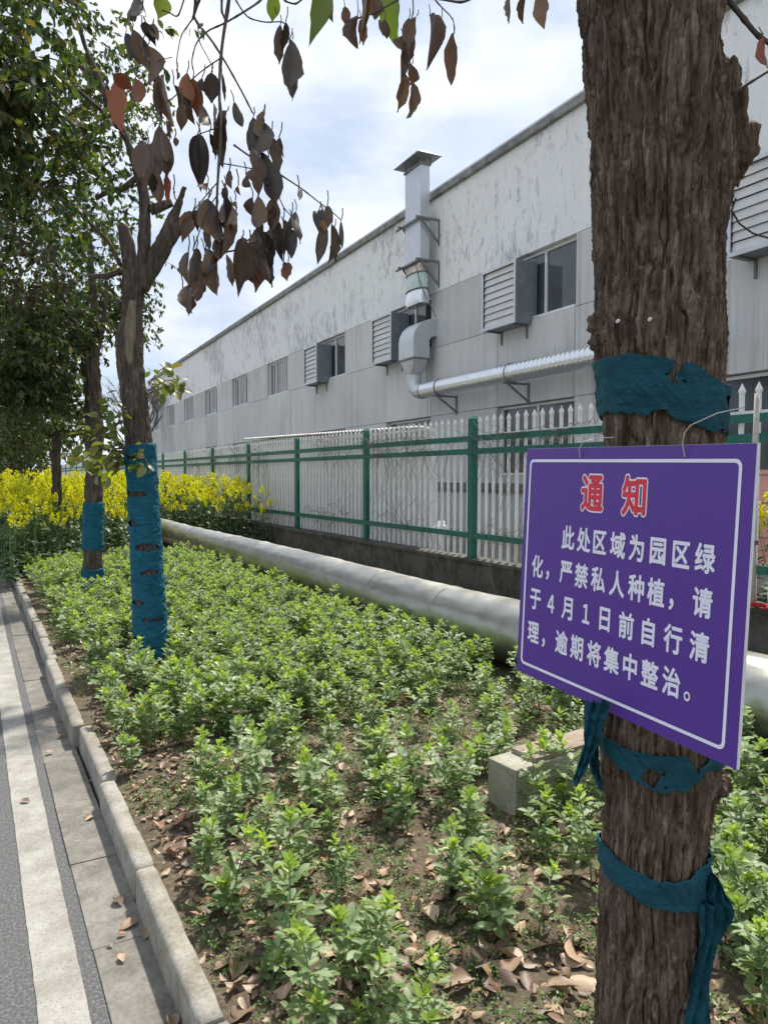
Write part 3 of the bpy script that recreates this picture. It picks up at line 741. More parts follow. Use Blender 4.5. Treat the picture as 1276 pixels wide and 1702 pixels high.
# dry creeper on the fence
m = MB(); rv = random.Random(3)
hot = [8.6, 9.1, 9.5, 9.9, 10.3, 7.2, 6.8, 12.3, 15.5, 16.0, 18.6, 19.2, 11.6, 6.2, 21, 22, 5.9, 17.4]
for i in range(330):
    y0 = rv.choice(hot) + rv.gauss(0, .28); x = 5.60 + rv.uniform(-.03, .04); z = rv.choice([2.05, 1.98, 2.1, 1.9, 1.3, .9]) + rv.uniform(-.1, .08)
    p = [Vector((x, y0, z))]; L = rv.uniform(.2, 1.1); ns = 7; dy = rv.gauss(0, .05)
    for s in range(ns):
        p.append(p[-1] + Vector((rv.gauss(0, .012), dy + rv.gauss(0, .028), -L / ns * rv.uniform(.3, 1.4))))
        if p[-1].z < .56: break
    m.tube(p, [.0032 * (1 - .6 * s / len(p)) for s in range(len(p))], 3, False)
for i in range(170):
    y0 = rv.choice(hot) + rv.gauss(0, .3); z = rv.choice([2.12, 2.12, 1.96, .92]) + rv.gauss(0, .03)
    p = [Vector((5.59, y0, z))]
    for s in range(6): p.append(p[-1] + Vector((rv.gauss(0, .02), rv.gauss(.07, .05), rv.gauss(.0, .045))))
    m.tube(p, .0035, 3, False)
for i in range(60):     # stems rooted along the wall foot
    y0 = rv.uniform(5, 20); p = [Vector((5.5, y0, .12))]
    for s in range(7): p.append(p[-1] + Vector((rv.gauss(0, .01) + (.012 if s > 3 else -.004), rv.gauss(.01, .04), rv.uniform(.05, .15))))
    m.tube(p, .004, 3, False)
tag(m.obj('dry_creeper', M['dry_vine']), 'tangle of dry brown creeper stems clinging to the fence', 'creeper', kind='stuff')
# stick and red cloth at the right edge, pvc pipe
sk = thing('wooden_stake', (5.45, 3.72, .5), 'pale weathered stake tied upright against the fence at the right edge', 'stake')
m = MB(); m.tube([(0, 0, 0.04), (.01, .01, .6), (-.005, 0, 1.2), (.01, .005, 1.75)], [.028, .026, .024, .02], 8); m.obj('shaft', M['rope'], sk, True)
m = MB()
for q in range(3): m.tube([(.035 * math.cos(a), .035 * math.sin(a), .55 + q * .012 + .004 * math.sin(3 * a)) for a in np.linspace(0, 6.3, 14)], .004, 4, False)
m.obj('binding', M['twig'], sk)
m = MB(); rv = random.Random(5)
for i in range(9):
    p = [Vector((5.47 + rv.uniform(-.06, .03), 3.62 + rv.uniform(-.05, .15), .548))]
    for s in range(6): p.append(p[-1] + Vector((rv.gauss(0, .025), rv.gauss(0, .055), 0 if s % 2 else rv.uniform(-.0, .02))))
    m.tube(p, [.004, .012, .014, .012, .014, .01, .003], 5)
tag(m.obj('red_cloth', M['red_cloth'], smooth=True), 'crumpled red cloth strip lying on the low wall beside the stake', 'cloth')
pv = thing('plastic_pipe', (6.1, 9.2, .3), 'short white plastic tee pipe standing behind the fence by the shed corner', 'pipe')
m = MB(); m.tube([(0, 0, 0), (0, 0, .62)], .05, 12); m.obj('riser', M['frame_white'], pv, True)
m = MB(); m.tube([(0, -.12, .5), (0, .14, .5)], .062, 12); m.obj('tee', M['frame_white'], pv, True)

# ------------------------------------------------------------------ insulated pipe
pp = thing('insulated_pipe', (3.60, 7.0, .40), 'fat silver insulated pipe lying along the bed in front of the wall', 'pipe')
PR = .245; y = -3.0; k = 0
while y < 17.4:
    L = 1.18; nr, nt = 40, 56; seed = random.random() * 50
    tt = np.linspace(0, 1, nr); th = np.linspace(0, 2 * math.pi, nt, endpoint=False)
    T, TH = np.meshgrid(tt, th, indexing='ij'); Yg = y + T * (L + .03)
    p = np.c_[np.cos(TH).ravel() * 1.6, Yg.ravel() * 2.2, np.sin(TH).ravel() * 1.6]
    rad = PR + .0035 * fbm(p + seed, 3) + 0.011 * np.abs(fbm(p * np.array([1.6, 1.5, 1.6]) + 9, 2)) * (np.sin(TH).ravel() > -.3) + .003 * np.exp(-((T.ravel() - .0) / .03) ** 2)
    sag = .008 * np.sin(Yg.ravel() * .8)
    v = np.c_[rad * np.cos(TH).ravel(), Yg.ravel() - 7, rad * np.sin(TH).ravel() + sag]
    i0 = (np.arange(nr - 1)[:, None] * nt + np.arange(nt)[None, :]); i1 = (np.arange(nr - 1)[:, None] * nt + (np.arange(nt)[None, :] + 1) % nt)
    f = np.stack([i0, i1, i1 + nt, i0 + nt], -1).reshape(-1, 4)
    o = link('jacket_section', mesh_np('jacket_section', v, f, True), M['pipe'], pp); y += L; k += 1
    a = y
    m = MB(); zz = .008 * math.sin(a * .8)
    m.tube([((PR + .004) * math.cos(q), a - 7, (PR + .004) * math.sin(q) + zz) for q in np.linspace(0, 2 * math.pi, 33)], .0045, 5, False)
    m.obj('seam_band', M['pipe_tape'], pp, True)
m = MB(); m.tube([(0, y - 7, 0), (0, y - 6.97, 0)], PR * .98, 24); m.obj('end_cap', M['pipe_tape'], pp)
for a in (1.2, 5.2, 9.2, 13.2, 16.6):
    m = MB(); m.box(-.16, .16, a - 7 - .1, a - 7 + .1, -.36, -.22); m.obj('saddle', M['wall_conc'], pp)

# concrete block lying in the beans
bl = MB(); bl.box(0, .62, -.09, .09, -.06, .21)
b_ = bl.obj('concrete_block', M['block'], None, bevel=.007)
b_.location = (2.0, 2.535, .125); b_.rotation_euler = (0, 0, R(4))
tag(b_, 'pale squared concrete block lying among the bean plants behind the near tree', 'block')
bt = MB(); bt.box(.13, .60, -.078, .078, .211, .232); bt = bt.obj('brick_topping', M['tan_mortar'], b_, bevel=.003)

#@@TREES
# ------------------------------------------------------------------ trunks with bark relief
def bark_h(P, s=1.0, stretch=.085):
    """P: points on the smooth trunk (n,3). 0 in furrows, 1 on plates"""
    q = P * np.array([1, 1, stretch]) / (.017 * s)
    q = q + .40 * np.c_[vnoise(P / (.05 * s)), vnoise(P / (.05 * s) + 31), vnoise(P / (.05 * s) + 57)]
    a = np.abs(vnoise(q)); b = np.abs(vnoise(q * 1.7 + 13))
    cross = np.abs(vnoise(P * np.array([1, 1, .9]) / (.022 * s) + 71))
    h = np.clip(a * 3.4, 0, 1) ** .7 * .74 + np.clip(b * 3.4, 0, 1) ** .7 * .30 + np.clip(cross * 5, 0, 1) * .08
    return h + .22 * vnoise(P * np.array([1, 1, .45]) / (.008 * s)) + .12 * vnoise(P / (.0045 * s))
def trunk_mesh(name, pts, rads, nt, ds, amp, bs=1.0, lump=0.0, stretch=.085):
    """tube with bark displacement along a polyline; smooth interpolation"""
    pts = np.array(pts, float); rads = np.array(rads, float)
    seg = np.linalg.norm(np.diff(pts, axis=0), axis=1); s = np.r_[0, np.cumsum(seg)]
    n = max(4, int(s[-1] / ds)); u = np.linspace(0, s[-1], n)
    def smooth(a):
        r = np.interp(u, s, a); k = max(1, int(.06 / ds)); 
        if n > 3 * k:
            pad = np.r_[2 * r[0] - r[1:k + 1][::-1], r, 2 * r[-1] - r[-k - 1:-1][::-1]]
            r = np.convolve(pad, np.ones(2 * k + 1) / (2 * k + 1), 'valid')
        return r
    c = np.c_[smooth(pts[:, 0]), smooth(pts[:, 1]), smooth(pts[:, 2])]; rd = smooth(rads)
    d = np.gradient(c, axis=0); d /= np.linalg.norm(d, axis=1, keepdims=True)
    ref = np.array([1., 0, 0]) if abs(d[0, 0]) < .9 else np.array([0, 1., 0]); X = np.zeros_like(c)
    for i in range(n):
        x = ref - d[i] * ref.dot(d[i]); x /= np.linalg.norm(x); X[i] = x; ref = x
    Y = np.cross(d, X); th = np.linspace(0, 2 * math.pi, nt, endpoint=False)
    dirs = X[:, None, :] * np.cos(th)[None, :, None] + Y[:, None, :] * np.sin(th)[None, :, None]
    P0 = c[:, None, :] + dirs * rd[:, None, None]
    flat = P0.reshape(-1, 3)
    h = bark_h(flat, bs, stretch)
    off = amp * (h - 1.08)
    if lump: off = off + lump * fbm(flat * 9, 3)
    V = flat + dirs.reshape(-1, 3) * off[:, None]
    i0 = (np.arange(n - 1)[:, None] * nt + np.arange(nt)[None, :]); i1 = (np.arange(n - 1)[:, None] * nt + (np.arange(nt)[None, :] + 1) % nt)
    f = np.stack([i0, i1, i1 + nt, i0 + nt], -1).reshape(-1, 4)
    V = np.r_[V, c[:1], c[-1:]]; a, b = len(V) - 2, len(V) - 1; k = np.arange(nt); m0 = (n - 1) * nt
    t = np.r_[np.c_[np.full(nt, a), (k + 1) % nt, k], np.c_[np.full(nt, b), m0 + k, m0 + (k + 1) % nt]]
    me = mesh_np(name, V, [f, t], True)
    return me
def pix_path(rows, depth):
    """rows (y, xl, xr) of a silhouette -> centre points and radii at a depth"""
    P, r = [], []
    for y_, a, b in rows:
        P.append(at((a + b) / 2, y_, depth)[:]); r.append((b - a) / 2 * depth / FPX)
    return P, r

# near tree --------------------------------------------------------
ND = 1.60
near_rows = [(1980, 972, 1185), (1850, 985, 1168), (1702, 990, 1163), (1600, 994, 1167), (1450, 1000, 1176), (1340, 1003, 1181), (1295, 1001, 1200), (1240, 998, 1196), (1000, 1001, 1197), (700, 1004, 1204),
             (600, 992, 1206), (555, 984, 1208), (500, 990, 1204), (400, 990, 1204), (330, 986, 1218), (250, 983, 1224), (180, 978, 1212), (100, 972, 1196), (0, 962, 1186), (-150, 955, 1180), (-350, 960, 1175), (-600, 985, 1150)]
NP, NR = pix_path(near_rows, ND)
NR = [r_ * .945 for r_ in NR]; NP = [(p_[0] - .005 * math.cos(YAW), p_[1] + .005 * math.sin(YAW), p_[2]) for p_ in NP]
near = thing('notice_tree', (NP[0][0], NP[0][1], .10), 'large furrowed tree trunk in front, with the purple notice hung on it', 'tree')
invN = Matrix.Translation(-near.location)
def to_near(me):
    me.transform(invN); return me
me = trunk_mesh('trunk', NP, NR, 460, .0046, .0175, .95, .004)
link('trunk', to_near(me), M['bark'], near)
# fork limb with smoother bark and the torn knot on its right
Pl, Rl = pix_path([(360, 1085, 1150), (300, 1083, 1160), (200, 1090, 1172), (100, 1100, 1182), (0, 1120, 1205), (-150, 1150, 1240), (-400, 1210, 1290), (-800, 1330, 1390)], 1.455)
for i, dd in enumerate((1.60, 1.52, 1.465)): Pl[i] = at([1117, 1121, 1131][i], [360, 300, 200][i], dd)[:]
link('limb', to_near(trunk_mesh('limb', Pl, Rl, 160, .005, .009, .6, .006)), M['bark'], near)
def knot(px, py, depth, r, squash, seed, name='knot', mat='bark', amp=.35):
    nu, nv = 90, 70; th = np.linspace(0, 2 * math.pi, nu, endpoint=False); ph = np.linspace(.02, math.pi - .02, nv)
    TH, PH = np.meshgrid(th, ph); d = np.c_[(np.sin(PH) * np.cos(TH)).ravel(), (np.sin(PH) * np.sin(TH)).ravel(), np.cos(PH).ravel()]
    c = np.array(at(px, py, depth)); ln = np.abs(vnoise(d * np.array([5, 5, 2.2]) + seed)); rr_ = r * (1 + amp * fbm(d * 2.0 + seed, 3) + .22 * np.clip(ln * 2.5, 0, 1) - .15 + .06 * vnoise(d * 16))
    V = c + d * rr_[:, None] * np.array(squash)
    i0 = (np.arange(nv - 1)[:, None] * nu + np.arange(nu)[None, :]); i1 = (np.arange(nv - 1)[:, None] * nu + (np.arange(nu)[None, :] + 1) % nu)
    me = mesh_np(name, V, np.stack([i0, i1, i1 + nu, i0 + nu], -1).reshape(-1, 4), True)
    return link(name, to_near(me), M[mat], near)
knot(1184, 235, 1.60, .070, (1, 1, 1.7), 3.1, amp=.55)
knot(1202, 250, 1.60, .034, (.9, .9, 1.5), 9.4, amp=.6)
knot(1200, 165, 1.62, .030, (.8, .8, 2.2), 21.4, amp=.6)
knot(1165, 1300, 1.60, .05, (1, 1, .9), 14.0)
knot(1008, 545, 1.58, .034, (1, 1, 1.3), 33.0, amp=.5)
m = MB(); m.tube([at(1003, 570, 1.6), at(985, 572, 1.6), at(976, 568, 1.6)], [.012, .007, .004], 6); m.xf(invN).obj('stub', M['twig'], near)
m = MB()   # torn bark splinters on the right edge of the knot
rv = random.Random(11)
for i in range(22):
    yy = rv.uniform(120, 330); x0 = 1200 + 25 * math.sin((yy - 100) / 80) ; a = at(x0, yy, 1.59 + rv.uniform(-.03, .03)); b = at(x0 + rv.uniform(6, 16), yy + rv.uniform(-45, 10), 1.59 + rv.uniform(-.03, .03))
    m.tube([a, (a + b) / 2 + Vector((.004, 0, 0)), b], [.009, .007, .0015], 5)
m.xf(invN).obj('torn_bark', M['bark'], near)
for (x0, y0) in ((1080, 530), (1027, 533)):
    m = MB(); p = at(x0, y0, 1.475); m.tube([p, p + Vector((-.01, -.006, -.004))], [.0038, .003], 8); m.xf(invN).obj('cut_twig', M['sign_core'], near)

cam_dir = Vector((at(1100, 800, 1) - Vector((0, 0, CAM_H)))).normalized()
CAMX = Vector((math.cos(YAW), -math.sin(YAW), 0)); CAMF = Vector((math.sin(YAW), math.cos(YAW), 0))
def band(name, pts_c, rads, top, bot, depth, mat, holes=0, gap=.006, n=260, m_=40, seed=0, wr=.004, slits=()):
    """cloth wound on a trunk; top / bot: lists of (pixel x, pixel y) of its edges seen from the front"""
    pts_c = np.array([p[:] for p in pts_c]); zc = pts_c[:, 2]; o_ = np.argsort(zc)
    cxz = lambda z: np.array([np.interp(z, zc[o_], pts_c[o_, 0]), np.interp(z, zc[o_], pts_c[o_, 1])]).T
    rz = lambda z: np.interp(z, zc[o_], np.array(rads)[o_])
    def edge(lst):
        a = [at(px, py, depth) for px, py in lst]
        zz = np.array([p.z for p in a]); c = cxz(zz); r = rz(zz)
        t = np.array([((Vector((p.x, p.y, 0)) - Vector((c[i, 0], c[i, 1], 0))).dot(CAMX)) / r[i] for i, p in enumerate(a)]) * 1.05
        k = np.argsort(t); return t[k], zz[k]
    tt, tz = edge(top); bt, bz = edge(bot)
    ph = np.linspace(-math.pi, math.pi, n, endpoint=False); s = np.sin(ph)
    zt = np.interp(s, tt, tz) + .003 * vnoise(np.c_[np.cos(ph) * 6, np.sin(ph) * 6, ph * 0 + seed]); zb = np.interp(s, bt, bz) + .005 * vnoise(np.c_[np.cos(ph) * 9, np.sin(ph) * 9, ph * 0 + seed + 4])
    V = np.zeros((m_, n, 3)); keep_n = np.zeros((m_, n))
    for j in range(m_):
        z = zb + (zt - zb) * j / (m_ - 1); c = cxz(z); r = rz(z)
        pn = np.c_[np.cos(ph) * 3, np.sin(ph) * 3, z * 22 + 4 * np.sin(ph)]
        r = r + gap + wr * fbm(pn + seed, 3) + wr * .7 * np.abs(vnoise(pn * np.array([1.2, 1.2, 2.5]) + 7))
        if j in (0, m_ - 1): r = r - gap * .6
        V[j, :, 0] = c[:, 0] + r * (np.sin(ph) * CAMX.x - np.cos(ph) * CAMF.x); V[j, :, 1] = c[:, 1] + r * (np.sin(ph) * CAMX.y - np.cos(ph) * CAMF.y); V[j, :, 2] = z
        hp = np.c_[np.cos(ph) * r, np.sin(ph) * r, z] / .045
        keep_n[j] = vnoise(hp * np.array([1, 1, 1.3]) + seed * 3.7) + .35 * vnoise(hp * 3 + seed)
    fl = []; 
    thr = 2 if holes == 0 else holes
    sl = np.zeros((m_, n), bool)
    for (sx0, sx1, sy, sh_) in slits:
        za, zb2 = at(0, sy - sh_, depth).z, at(0, sy + sh_, depth).z
        for j in range(m_):
            px_t = np.interp(s, [-1, 1], [0, 1])
            jag = .006 * vnoise(np.c_[ph * 14, V[j, :, 2] * 60, ph * 0 + sy])
            zm, hh_ = (za + zb2) / 2 + .02 * (px_t - .5) * math.sin(sy), (za - zb2) / 2 * np.sqrt(np.clip(1 - ((px_t - (sx0 + sx1) / 2) / ((sx1 - sx0) / 2)) ** 2, 0, 1)); sl[j] |= (np.cos(ph) > 0) & (np.abs(V[j, :, 2] + jag - zm) < hh_)
    for j in range(m_ - 1):
        for k in range(n):
            k2 = (k + 1) % n
            if keep_n[j, k] > thr or sl[j, k]: continue
            fl.append((j * n + k, j * n + k2, (j + 1) * n + k2, (j + 1) * n + k))
    me = mesh_np(name, V.reshape(-1, 3), np.array(fl), True)
    return link(name, me, M[mat])
b1 = band('cloth_band', NP, NR, [(985, 600), (1000, 588), (1050, 579), (1100, 586), (1160, 604), (1205, 632)], [(984, 655), (1010, 668), (1060, 682), (1110, 692), (1160, 708), (1206, 716)], ND - .15, 'wrap', .66, .008, 300, 60, 2, .006)
tag(b1, 'wide torn teal netting band around the near trunk above the purple notice', 'cloth band', 'teal bands on the near trunk')
b2 = band('cloth_band', NP, NR, [(998, 1222), (1012, 1240), (1060, 1256), (1110, 1258), (1160, 1254), (1196, 1262)], [(1000, 1242), (1020, 1268), (1060, 1300), (1100, 1322), (1140, 1312), (1165, 1284), (1196, 1290)], ND - .12, 'wrap', .56, .007, 300, 44, 6, .006)
tag(b2, 'ragged teal netting band sagging around the trunk just under the notice', 'cloth band', 'teal bands on the near trunk')
b3 = band('cloth_band', NP, NR, [(998, 1378), (1010, 1428), (1050, 1456), (1100, 1472), (1150, 1466), (1176, 1452)], [(998, 1440), (1012, 1472), (1050, 1500), (1100, 1516), (1150, 1526), (1176, 1534)], ND - .12, 'wrap', 0, .008, 300, 34, 9, .007)
tag(b3, 'lowest teal netting band, slanting around the trunk and knotted at right', 'cloth band', 'teal bands on the near trunk')
def strip(name, path, widths, depth, parent, mat='wrap', seed=0, nw=9, fold=.012):
    P = [Vector(at(*p[:2], p[2] if len(p) > 2 else depth)) for p in path]; s = np.linspace(0, len(P) - 1, 50); arr = np.array([p[:] for p in P])
    c = np.c_[[np.interp(s, range(len(P)), arr[:, k]) for k in range(3)]].T; wd = np.interp(s, range(len(P)), widths)
    V = []
    for i in range(50):
        for j in range(nw):
            t = j / (nw - 1) - .5; nz = float(vnoise(np.array([[i * .22 + seed, j * .9, seed]]))[0])
            V.append(Vector(c[i]) + CAMX * (t * wd[i] * depth / FPX + .004 * nz) + CAMF * (fold * math.sin(j * 1.9 + i * .12 + seed) + fold * .6 * nz))
    f = [(i * nw + j, i * nw + j + 1, (i + 1) * nw + j + 1, (i + 1) * nw + j) for i in range(49) for j in range(nw - 1)]
    me = mesh_np(name, [v[:] for v in V], np.array(f), True)
    o = link(name, me, M[mat], parent); return o
strip('tail', [(1178, 1500), (1180, 1545), (1170, 1590), (1162, 1640), (1155, 1700), (1140, 1790)], [36, 34, 32, 40, 52, 60], 1.50, b3, seed=2)
strip('knot', [(1184, 1452), (1190, 1482), (1194, 1510), (1190, 1540), (1178, 1566)], [14, 30, 40, 34, 12], 1.52, b3, seed=5, fold=.018)
strip('tail', [(992, 1165), (986, 1200), (980, 1240), (966, 1280), (955, 1304)], [36, 34, 26, 16, 3], 1.52, b2, seed=8)
strip('tail', [(990, 1200), (982, 1240), (988, 1280), (998, 1312)], [22, 20, 14, 6], 1.56, b2, seed=12)

# purple notice ------------------------------------------------------
S0 = Vector((1.191, 1.419, 1.665)); SX = Vector((-.094, -.995, -.018)).normalized(); SN = Vector((.995, -.094, -.033))
SN = (SN - SX * SN.dot(SX)).normalized(); SY = SN.cross(SX).normalized()
if SY.z > 0: SY = -SY
SF = -SN                                       # outward face normal
SM = Matrix(((SX.x, -SY.x, SF.x, S0.x), (SX.y, -SY.y, SF.y, S0.y), (SX.z, -SY.z, SF.z, S0.z), (0, 0, 0, 1)))
sg = bpy.data.objects.new('notice_sign', None); col.objects.link(sg); sg.matrix_world = SM; sg.empty_display_size = .1
tag(sg, 'purple notice board with red and white Chinese lettering wired to the near trunk', 'sign')
SWd, SHt = .6535, .55
m = MB(); m.box(0, SWd, -SHt, 0, -.008, -.0008); m.obj('board', M['sign_core'], sg)
m = MB(); m.box(.0004, SWd - .0004, -SHt + .0004, -.0004, -.0007, 0); m.obj('face', M['sign_face'], sg)
def rrect(x0, x1, y0, y1, r, n=8):
    p = []
    for cx_, cy_, a0 in ((x1 - r, y1 - r, 0), (x0 + r, y1 - r, 90), (x0 + r, y0 + r, 180), (x1 - r, y0 + r, 270)):
        p += [(cx_ + r * math.cos(R(a0 + 90 * k / n)), cy_ + r * math.sin(R(a0 + 90 * k / n))) for k in range(n + 1)]
    return p
a = rrect(.016, .628, -.527, -.026, .014); b = rrect(.0225, .6215, -.5205, -.0325, .009); n = len(a)
m = MB(); m.add([(*p, .0006) for p in a] + [(*p, .0006) for p in b], [(k, (k + 1) % n, n + (k + 1) % n, n + k) for k in range(n)])
m.obj('border', M['print_white'], sg)
def glyph(ch, offset):
    cu = bpy.data.curves.new('glyph', 'FONT'); cu.body = ch; cu.size = 1.0; cu.offset = offset; cu.resolution_u = 4; cu.fill_mode = 'BOTH' if False else 'FRONT'
    o = bpy.data.objects.new('glyph', cu)
    me = bpy.data.meshes.new_from_object(o)
    bpy.data.objects.remove(o); bpy.data.curves.remove(cu)
    v = np.array([x.co[:] for x in me.vertices]); f = [tuple(p.vertices) for p in me.polygons]
    bpy.data.meshes.remove(me)
    return v, f
def print_line(chars, pos, y, sx, sy, mat, z, name, off):
    line = bpy.data.objects.new(name, None); col.objects.link(line); line.parent = sg
    for ch, x in zip(chars, pos):
        v, f = glyph(ch, 0)
        lo, hi = v[:, :2].min(0), v[:, :2].max(0); cx_, cy_ = (lo + hi) / 2
        dy = -.016 if ch in '，。' else 0
        kx, ky = (sx * .92, sy * .98) if ch in '４１' else (sx, sy)
        V, Fc = [], []; o_ = off * .35 if ch == '。' else off
        sh_ = [(0, 0)] + [(o_ * math.cos(k * math.pi / 5), o_ * math.sin(k * math.pi / 5)) for k in range(10)] + [(.5 * o_ * math.cos(k * math.pi / 2), .5 * o_ * math.sin(k * math.pi / 2)) for k in range(4)]
        for q, (dx, dyy) in enumerate(sh_):
            n0 = len(V)
            for p in v: V.append((x + (p[0] - cx_ + dx) * kx, -y + dy + (p[1] - cy_ + dyy) * ky, z + q * .00003))
            Fc += [tuple(i + n0 for i in t_) for t_ in f]
        me = bpy.data.meshes.new('character'); me.from_pydata(V, [], Fc); me.update()
        tag(link('character', me, M[mat], line), kind='stuff') if False else link('character', me, M[mat], line)
    return line
GX, GY, GO = .0455, .0555, .030
print_line('通知', [.251, .377], .099, .072, .084, 'print_white', .0006, 'title_outline', .072)
print_line('通知', [.251, .377], .099, .072, .084, 'print_red', .0013, 'title', .030)
print_line('此处区域为园区绿', [.177, .231, .283, .338, .392, .449, .507, .562], .202, GX, GY, 'print_white', .0006, 'text_line', GO)
print_line('化，严禁私人种植，请', [.067, .108, .175, .229, .284, .342, .397, .450, .490, .562], .281, GX, GY, 'print_white', .0006, 'text_line', GO)
print_line('于４月１日前自行清', [.065, .126, .186, .251, .311, .375, .436, .499, .561], .361, GX, GY, 'print_white', .0006, 'text_line', GO)
print_line('理，逾期将集中整治。', [.063, .105, .172, .226, .283, .338, .392, .446, .501, .540], .441, GX, GY, 'print_white', .0006, 'text_line', GO)
iS = SM.inverted()
for lst in ([(.208, -.022, .004), (.208, -.004, .008), (.215, .012, .004), (.245, .02, -.015), (.30, .022, -.03)],
            [(.505, -.022, .004), (.503, 0, .009), (.508, .02, .012), (.52, .034, .01), (.56, .055, -.01), (.60, .064, -.03)]):
    m = MB(); m.tube(lst, .0012, 5, False); m.obj('tie_wire', M['wire'], sg)

# ------------------------------------------------------------------ leaf shapes
def leaf_geo(nl=5, w=.36, fold=.25, curl=.15, tip=.9, wave=0.0, seed=0):
    """unit leaf along +Y: midrib plus two halves, returns verts, quads"""
    r_ = random.Random(seed); V = []
    for i in range(nl + 1):
        t = i / nl; ww = w * (math.sin(math.pi * min(1, t * tip + .03)) ** .75) * (1 - .12 * t)
        if i == nl: ww = .004
        if i == 0: ww = .015
        zc = -curl * t * t; e = fold * ww; wv = wave * r_.uniform(-1, 1)
        V += [(-ww, t, zc + e + wv), (0, t, zc), (ww, t, zc + e - wv)]
    Q = []
    for i in range(nl):
        k = i * 3; Q += [(k, k + 1, k + 4, k + 3), (k + 1, k + 2, k + 5, k + 4)]
    return np.array(V), np.array(Q)

# hanging withered leaves of the near tree -----------------------------
HL = """455 0 465 65 55 g;530 0 528 55 50 n;440 95 500 230 60 b;470 80 510 140 40 g;490 150 515 280 45 b;350 290 365 400 38 o;400 250 400 420 75 o;450 260 465 345 55 o;
375 250 440 290 45 o;545 250 555 400 38 b;575 280 600 375 38 b;620 240 635 330 50 o;640 260 655 380 48 o;605 340 605 425 42 b;700 240 705 335 58 g;665 340 675 425 48 b;705 340 708 400 16 b;655 445 665 615 70 g;
695 440 715 520 20 g;750 370 750 545 50 b;775 335 805 420 35 g;840 385 845 505 70 g;870 400 860 520 55 g;895 450 925 565 45 g;865 500 870 600 50 g;890 530 900 660 75 g;850 560 860 640 42 b;530 410 545 555 75 b;490 480 500 620 85 b;
515 560 525 670 48 b;545 570 550 660 36 o;575 630 580 655 30 b;690 605 680 630 34 b;760 565 765 620 30 b;815 580 820 625 32 b;835 560 838 600 30 b;748 620 750 670 26 b;780 665 781 690 12 b;790 615 793 645 16 b;990 630 992 665 18 b;
640 700 605 770 52 b;655 695 655 755 36 b;690 660 690 790 56 b;745 640 740 840 50 b;720 690 720 810 42 b;780 710 775 750 26 b;855 650 855 740 62 b;870 740 880 850 62 g;905 690 905 800 38 b;920 730 930 850 42 g;940 725 942 805 42 g;
965 715 965 850 46 g;955 870 950 925 42 b;640 830 635 950 56 g;675 820 680 910 52 g;710 835 705 970 62 b;750 840 760 930 32 b;660 900 655 995 48 b;625 940 640 1040 62 b;800 790 790 955 58 b;830 800 835 950 62 b;860 800 850 955 62 b;
885 800 905 930 52 g;850 760 870 900 70 g;1055 700 1060 770 46 g;1075 740 1055 870 42 g;1085 680 1090 750 36 g;1100 740 1085 860 42 g;1105 760 1112 865 26 g;1130 730 1133 820 18 g;930 80 925 205 38 b;970 130 970 300 60 g;
905 0 908 65 50 n;1060 0 1045 105 72 n;1095 0 1100 65 42 b;1142 20 1140 75 36 b;1185 50 1180 155 48 b;1205 0 1205 32 26 b;1240 0 1245 50 42 b;1268 65 1265 110 20 b;450 10 440 60 30 g;500 95 495 135 30 b;585 235 588 262 14 b;
480 190 530 285 30 b;560 400 562 450 18 b;580 455 585 485 24 b;735 240 745 330 14 g;760 700 755 790 40 b;730 770 735 850 34 b;905 660 900 760 50 b;690 740 700 820 34 b"""
HR = """90 0 105 130 66 y;75 60 80 115 36 b;175 50 160 180 48 b;215 50 215 195 42 b;250 65 255 130 26 b;290 105 290 255 44 b;130 110 130 150 34 b;125 155 130 240 32 b;135 230 115 345 36 b;160 200 165 260 42 b;165 260 155 380 36 b;
470 0 470 55 22 b;515 0 515 65 28 b;565 0 570 80 42 b;150 60 150 150 48 b;1050 -10 1040 125 74 b;1110 -10 1105 110 84 b;1260 115 1258 215 52 o;5 0 0 120 12 b;40 0 42 50 40 b"""
leaf_var = []
for s in range(8):
    v, q = leaf_geo(10, .47, random.Random(s).uniform(.3, 1.5), random.Random(s + 50).uniform(-.3, .5), .97, .09, s); v[:, 0] *= 1 - .55 * np.clip(v[:, 1] - .72, 0, 1) / .28
    v[:, 2] += .07 * np.sin(v[:, 1] * 5 + s); v[:, 0] += .10 * v[:, 1] ** 2 * math.sin(s * 2.1)
    leaf_var.append((v, q))
leaf_mesh = {}
HM = {'g': 'hang_grey', 'b': 'hang_brown', 'o': 'hang_orange', 'n': 'hang_green', 'y': 'hang_green'}
for c in 'gbony':
    for s, (v, q) in enumerate(leaf_var):
        me = mesh_np('leaf', v, q, True); me.materials.append(M[HM[c]]); leaf_mesh[c, s] = me
rv = random.Random(21); pet = MB()
def bdepth(x, y): return 1.42 + .10 * math.sin(x * .013) + .08 * math.sin(y * .011 + 1)
extra = []
for rec in HL.replace('\n', '').split(';'):
    q = rec.split(); x0, y0, x1, y1, wd = [float(a) for a in q[:5]]
    if wd > 36 and y0 > 5 and q[5] in 'gb' and not (x0 > 1000 and wd < 44):
        dx, dy, k_ = rv.uniform(-32, 32), rv.uniform(-18, 30), rv.uniform(.45, .85)
        extra.append('%f %f %f %f %f %s' % (x0 + dx, y0 + dy, x0 + dx + (x1 - x0) * k_ + rv.uniform(-14, 14), y0 + dy + (y1 - y0) * k_, wd * k_, rv.choice('gbb')))
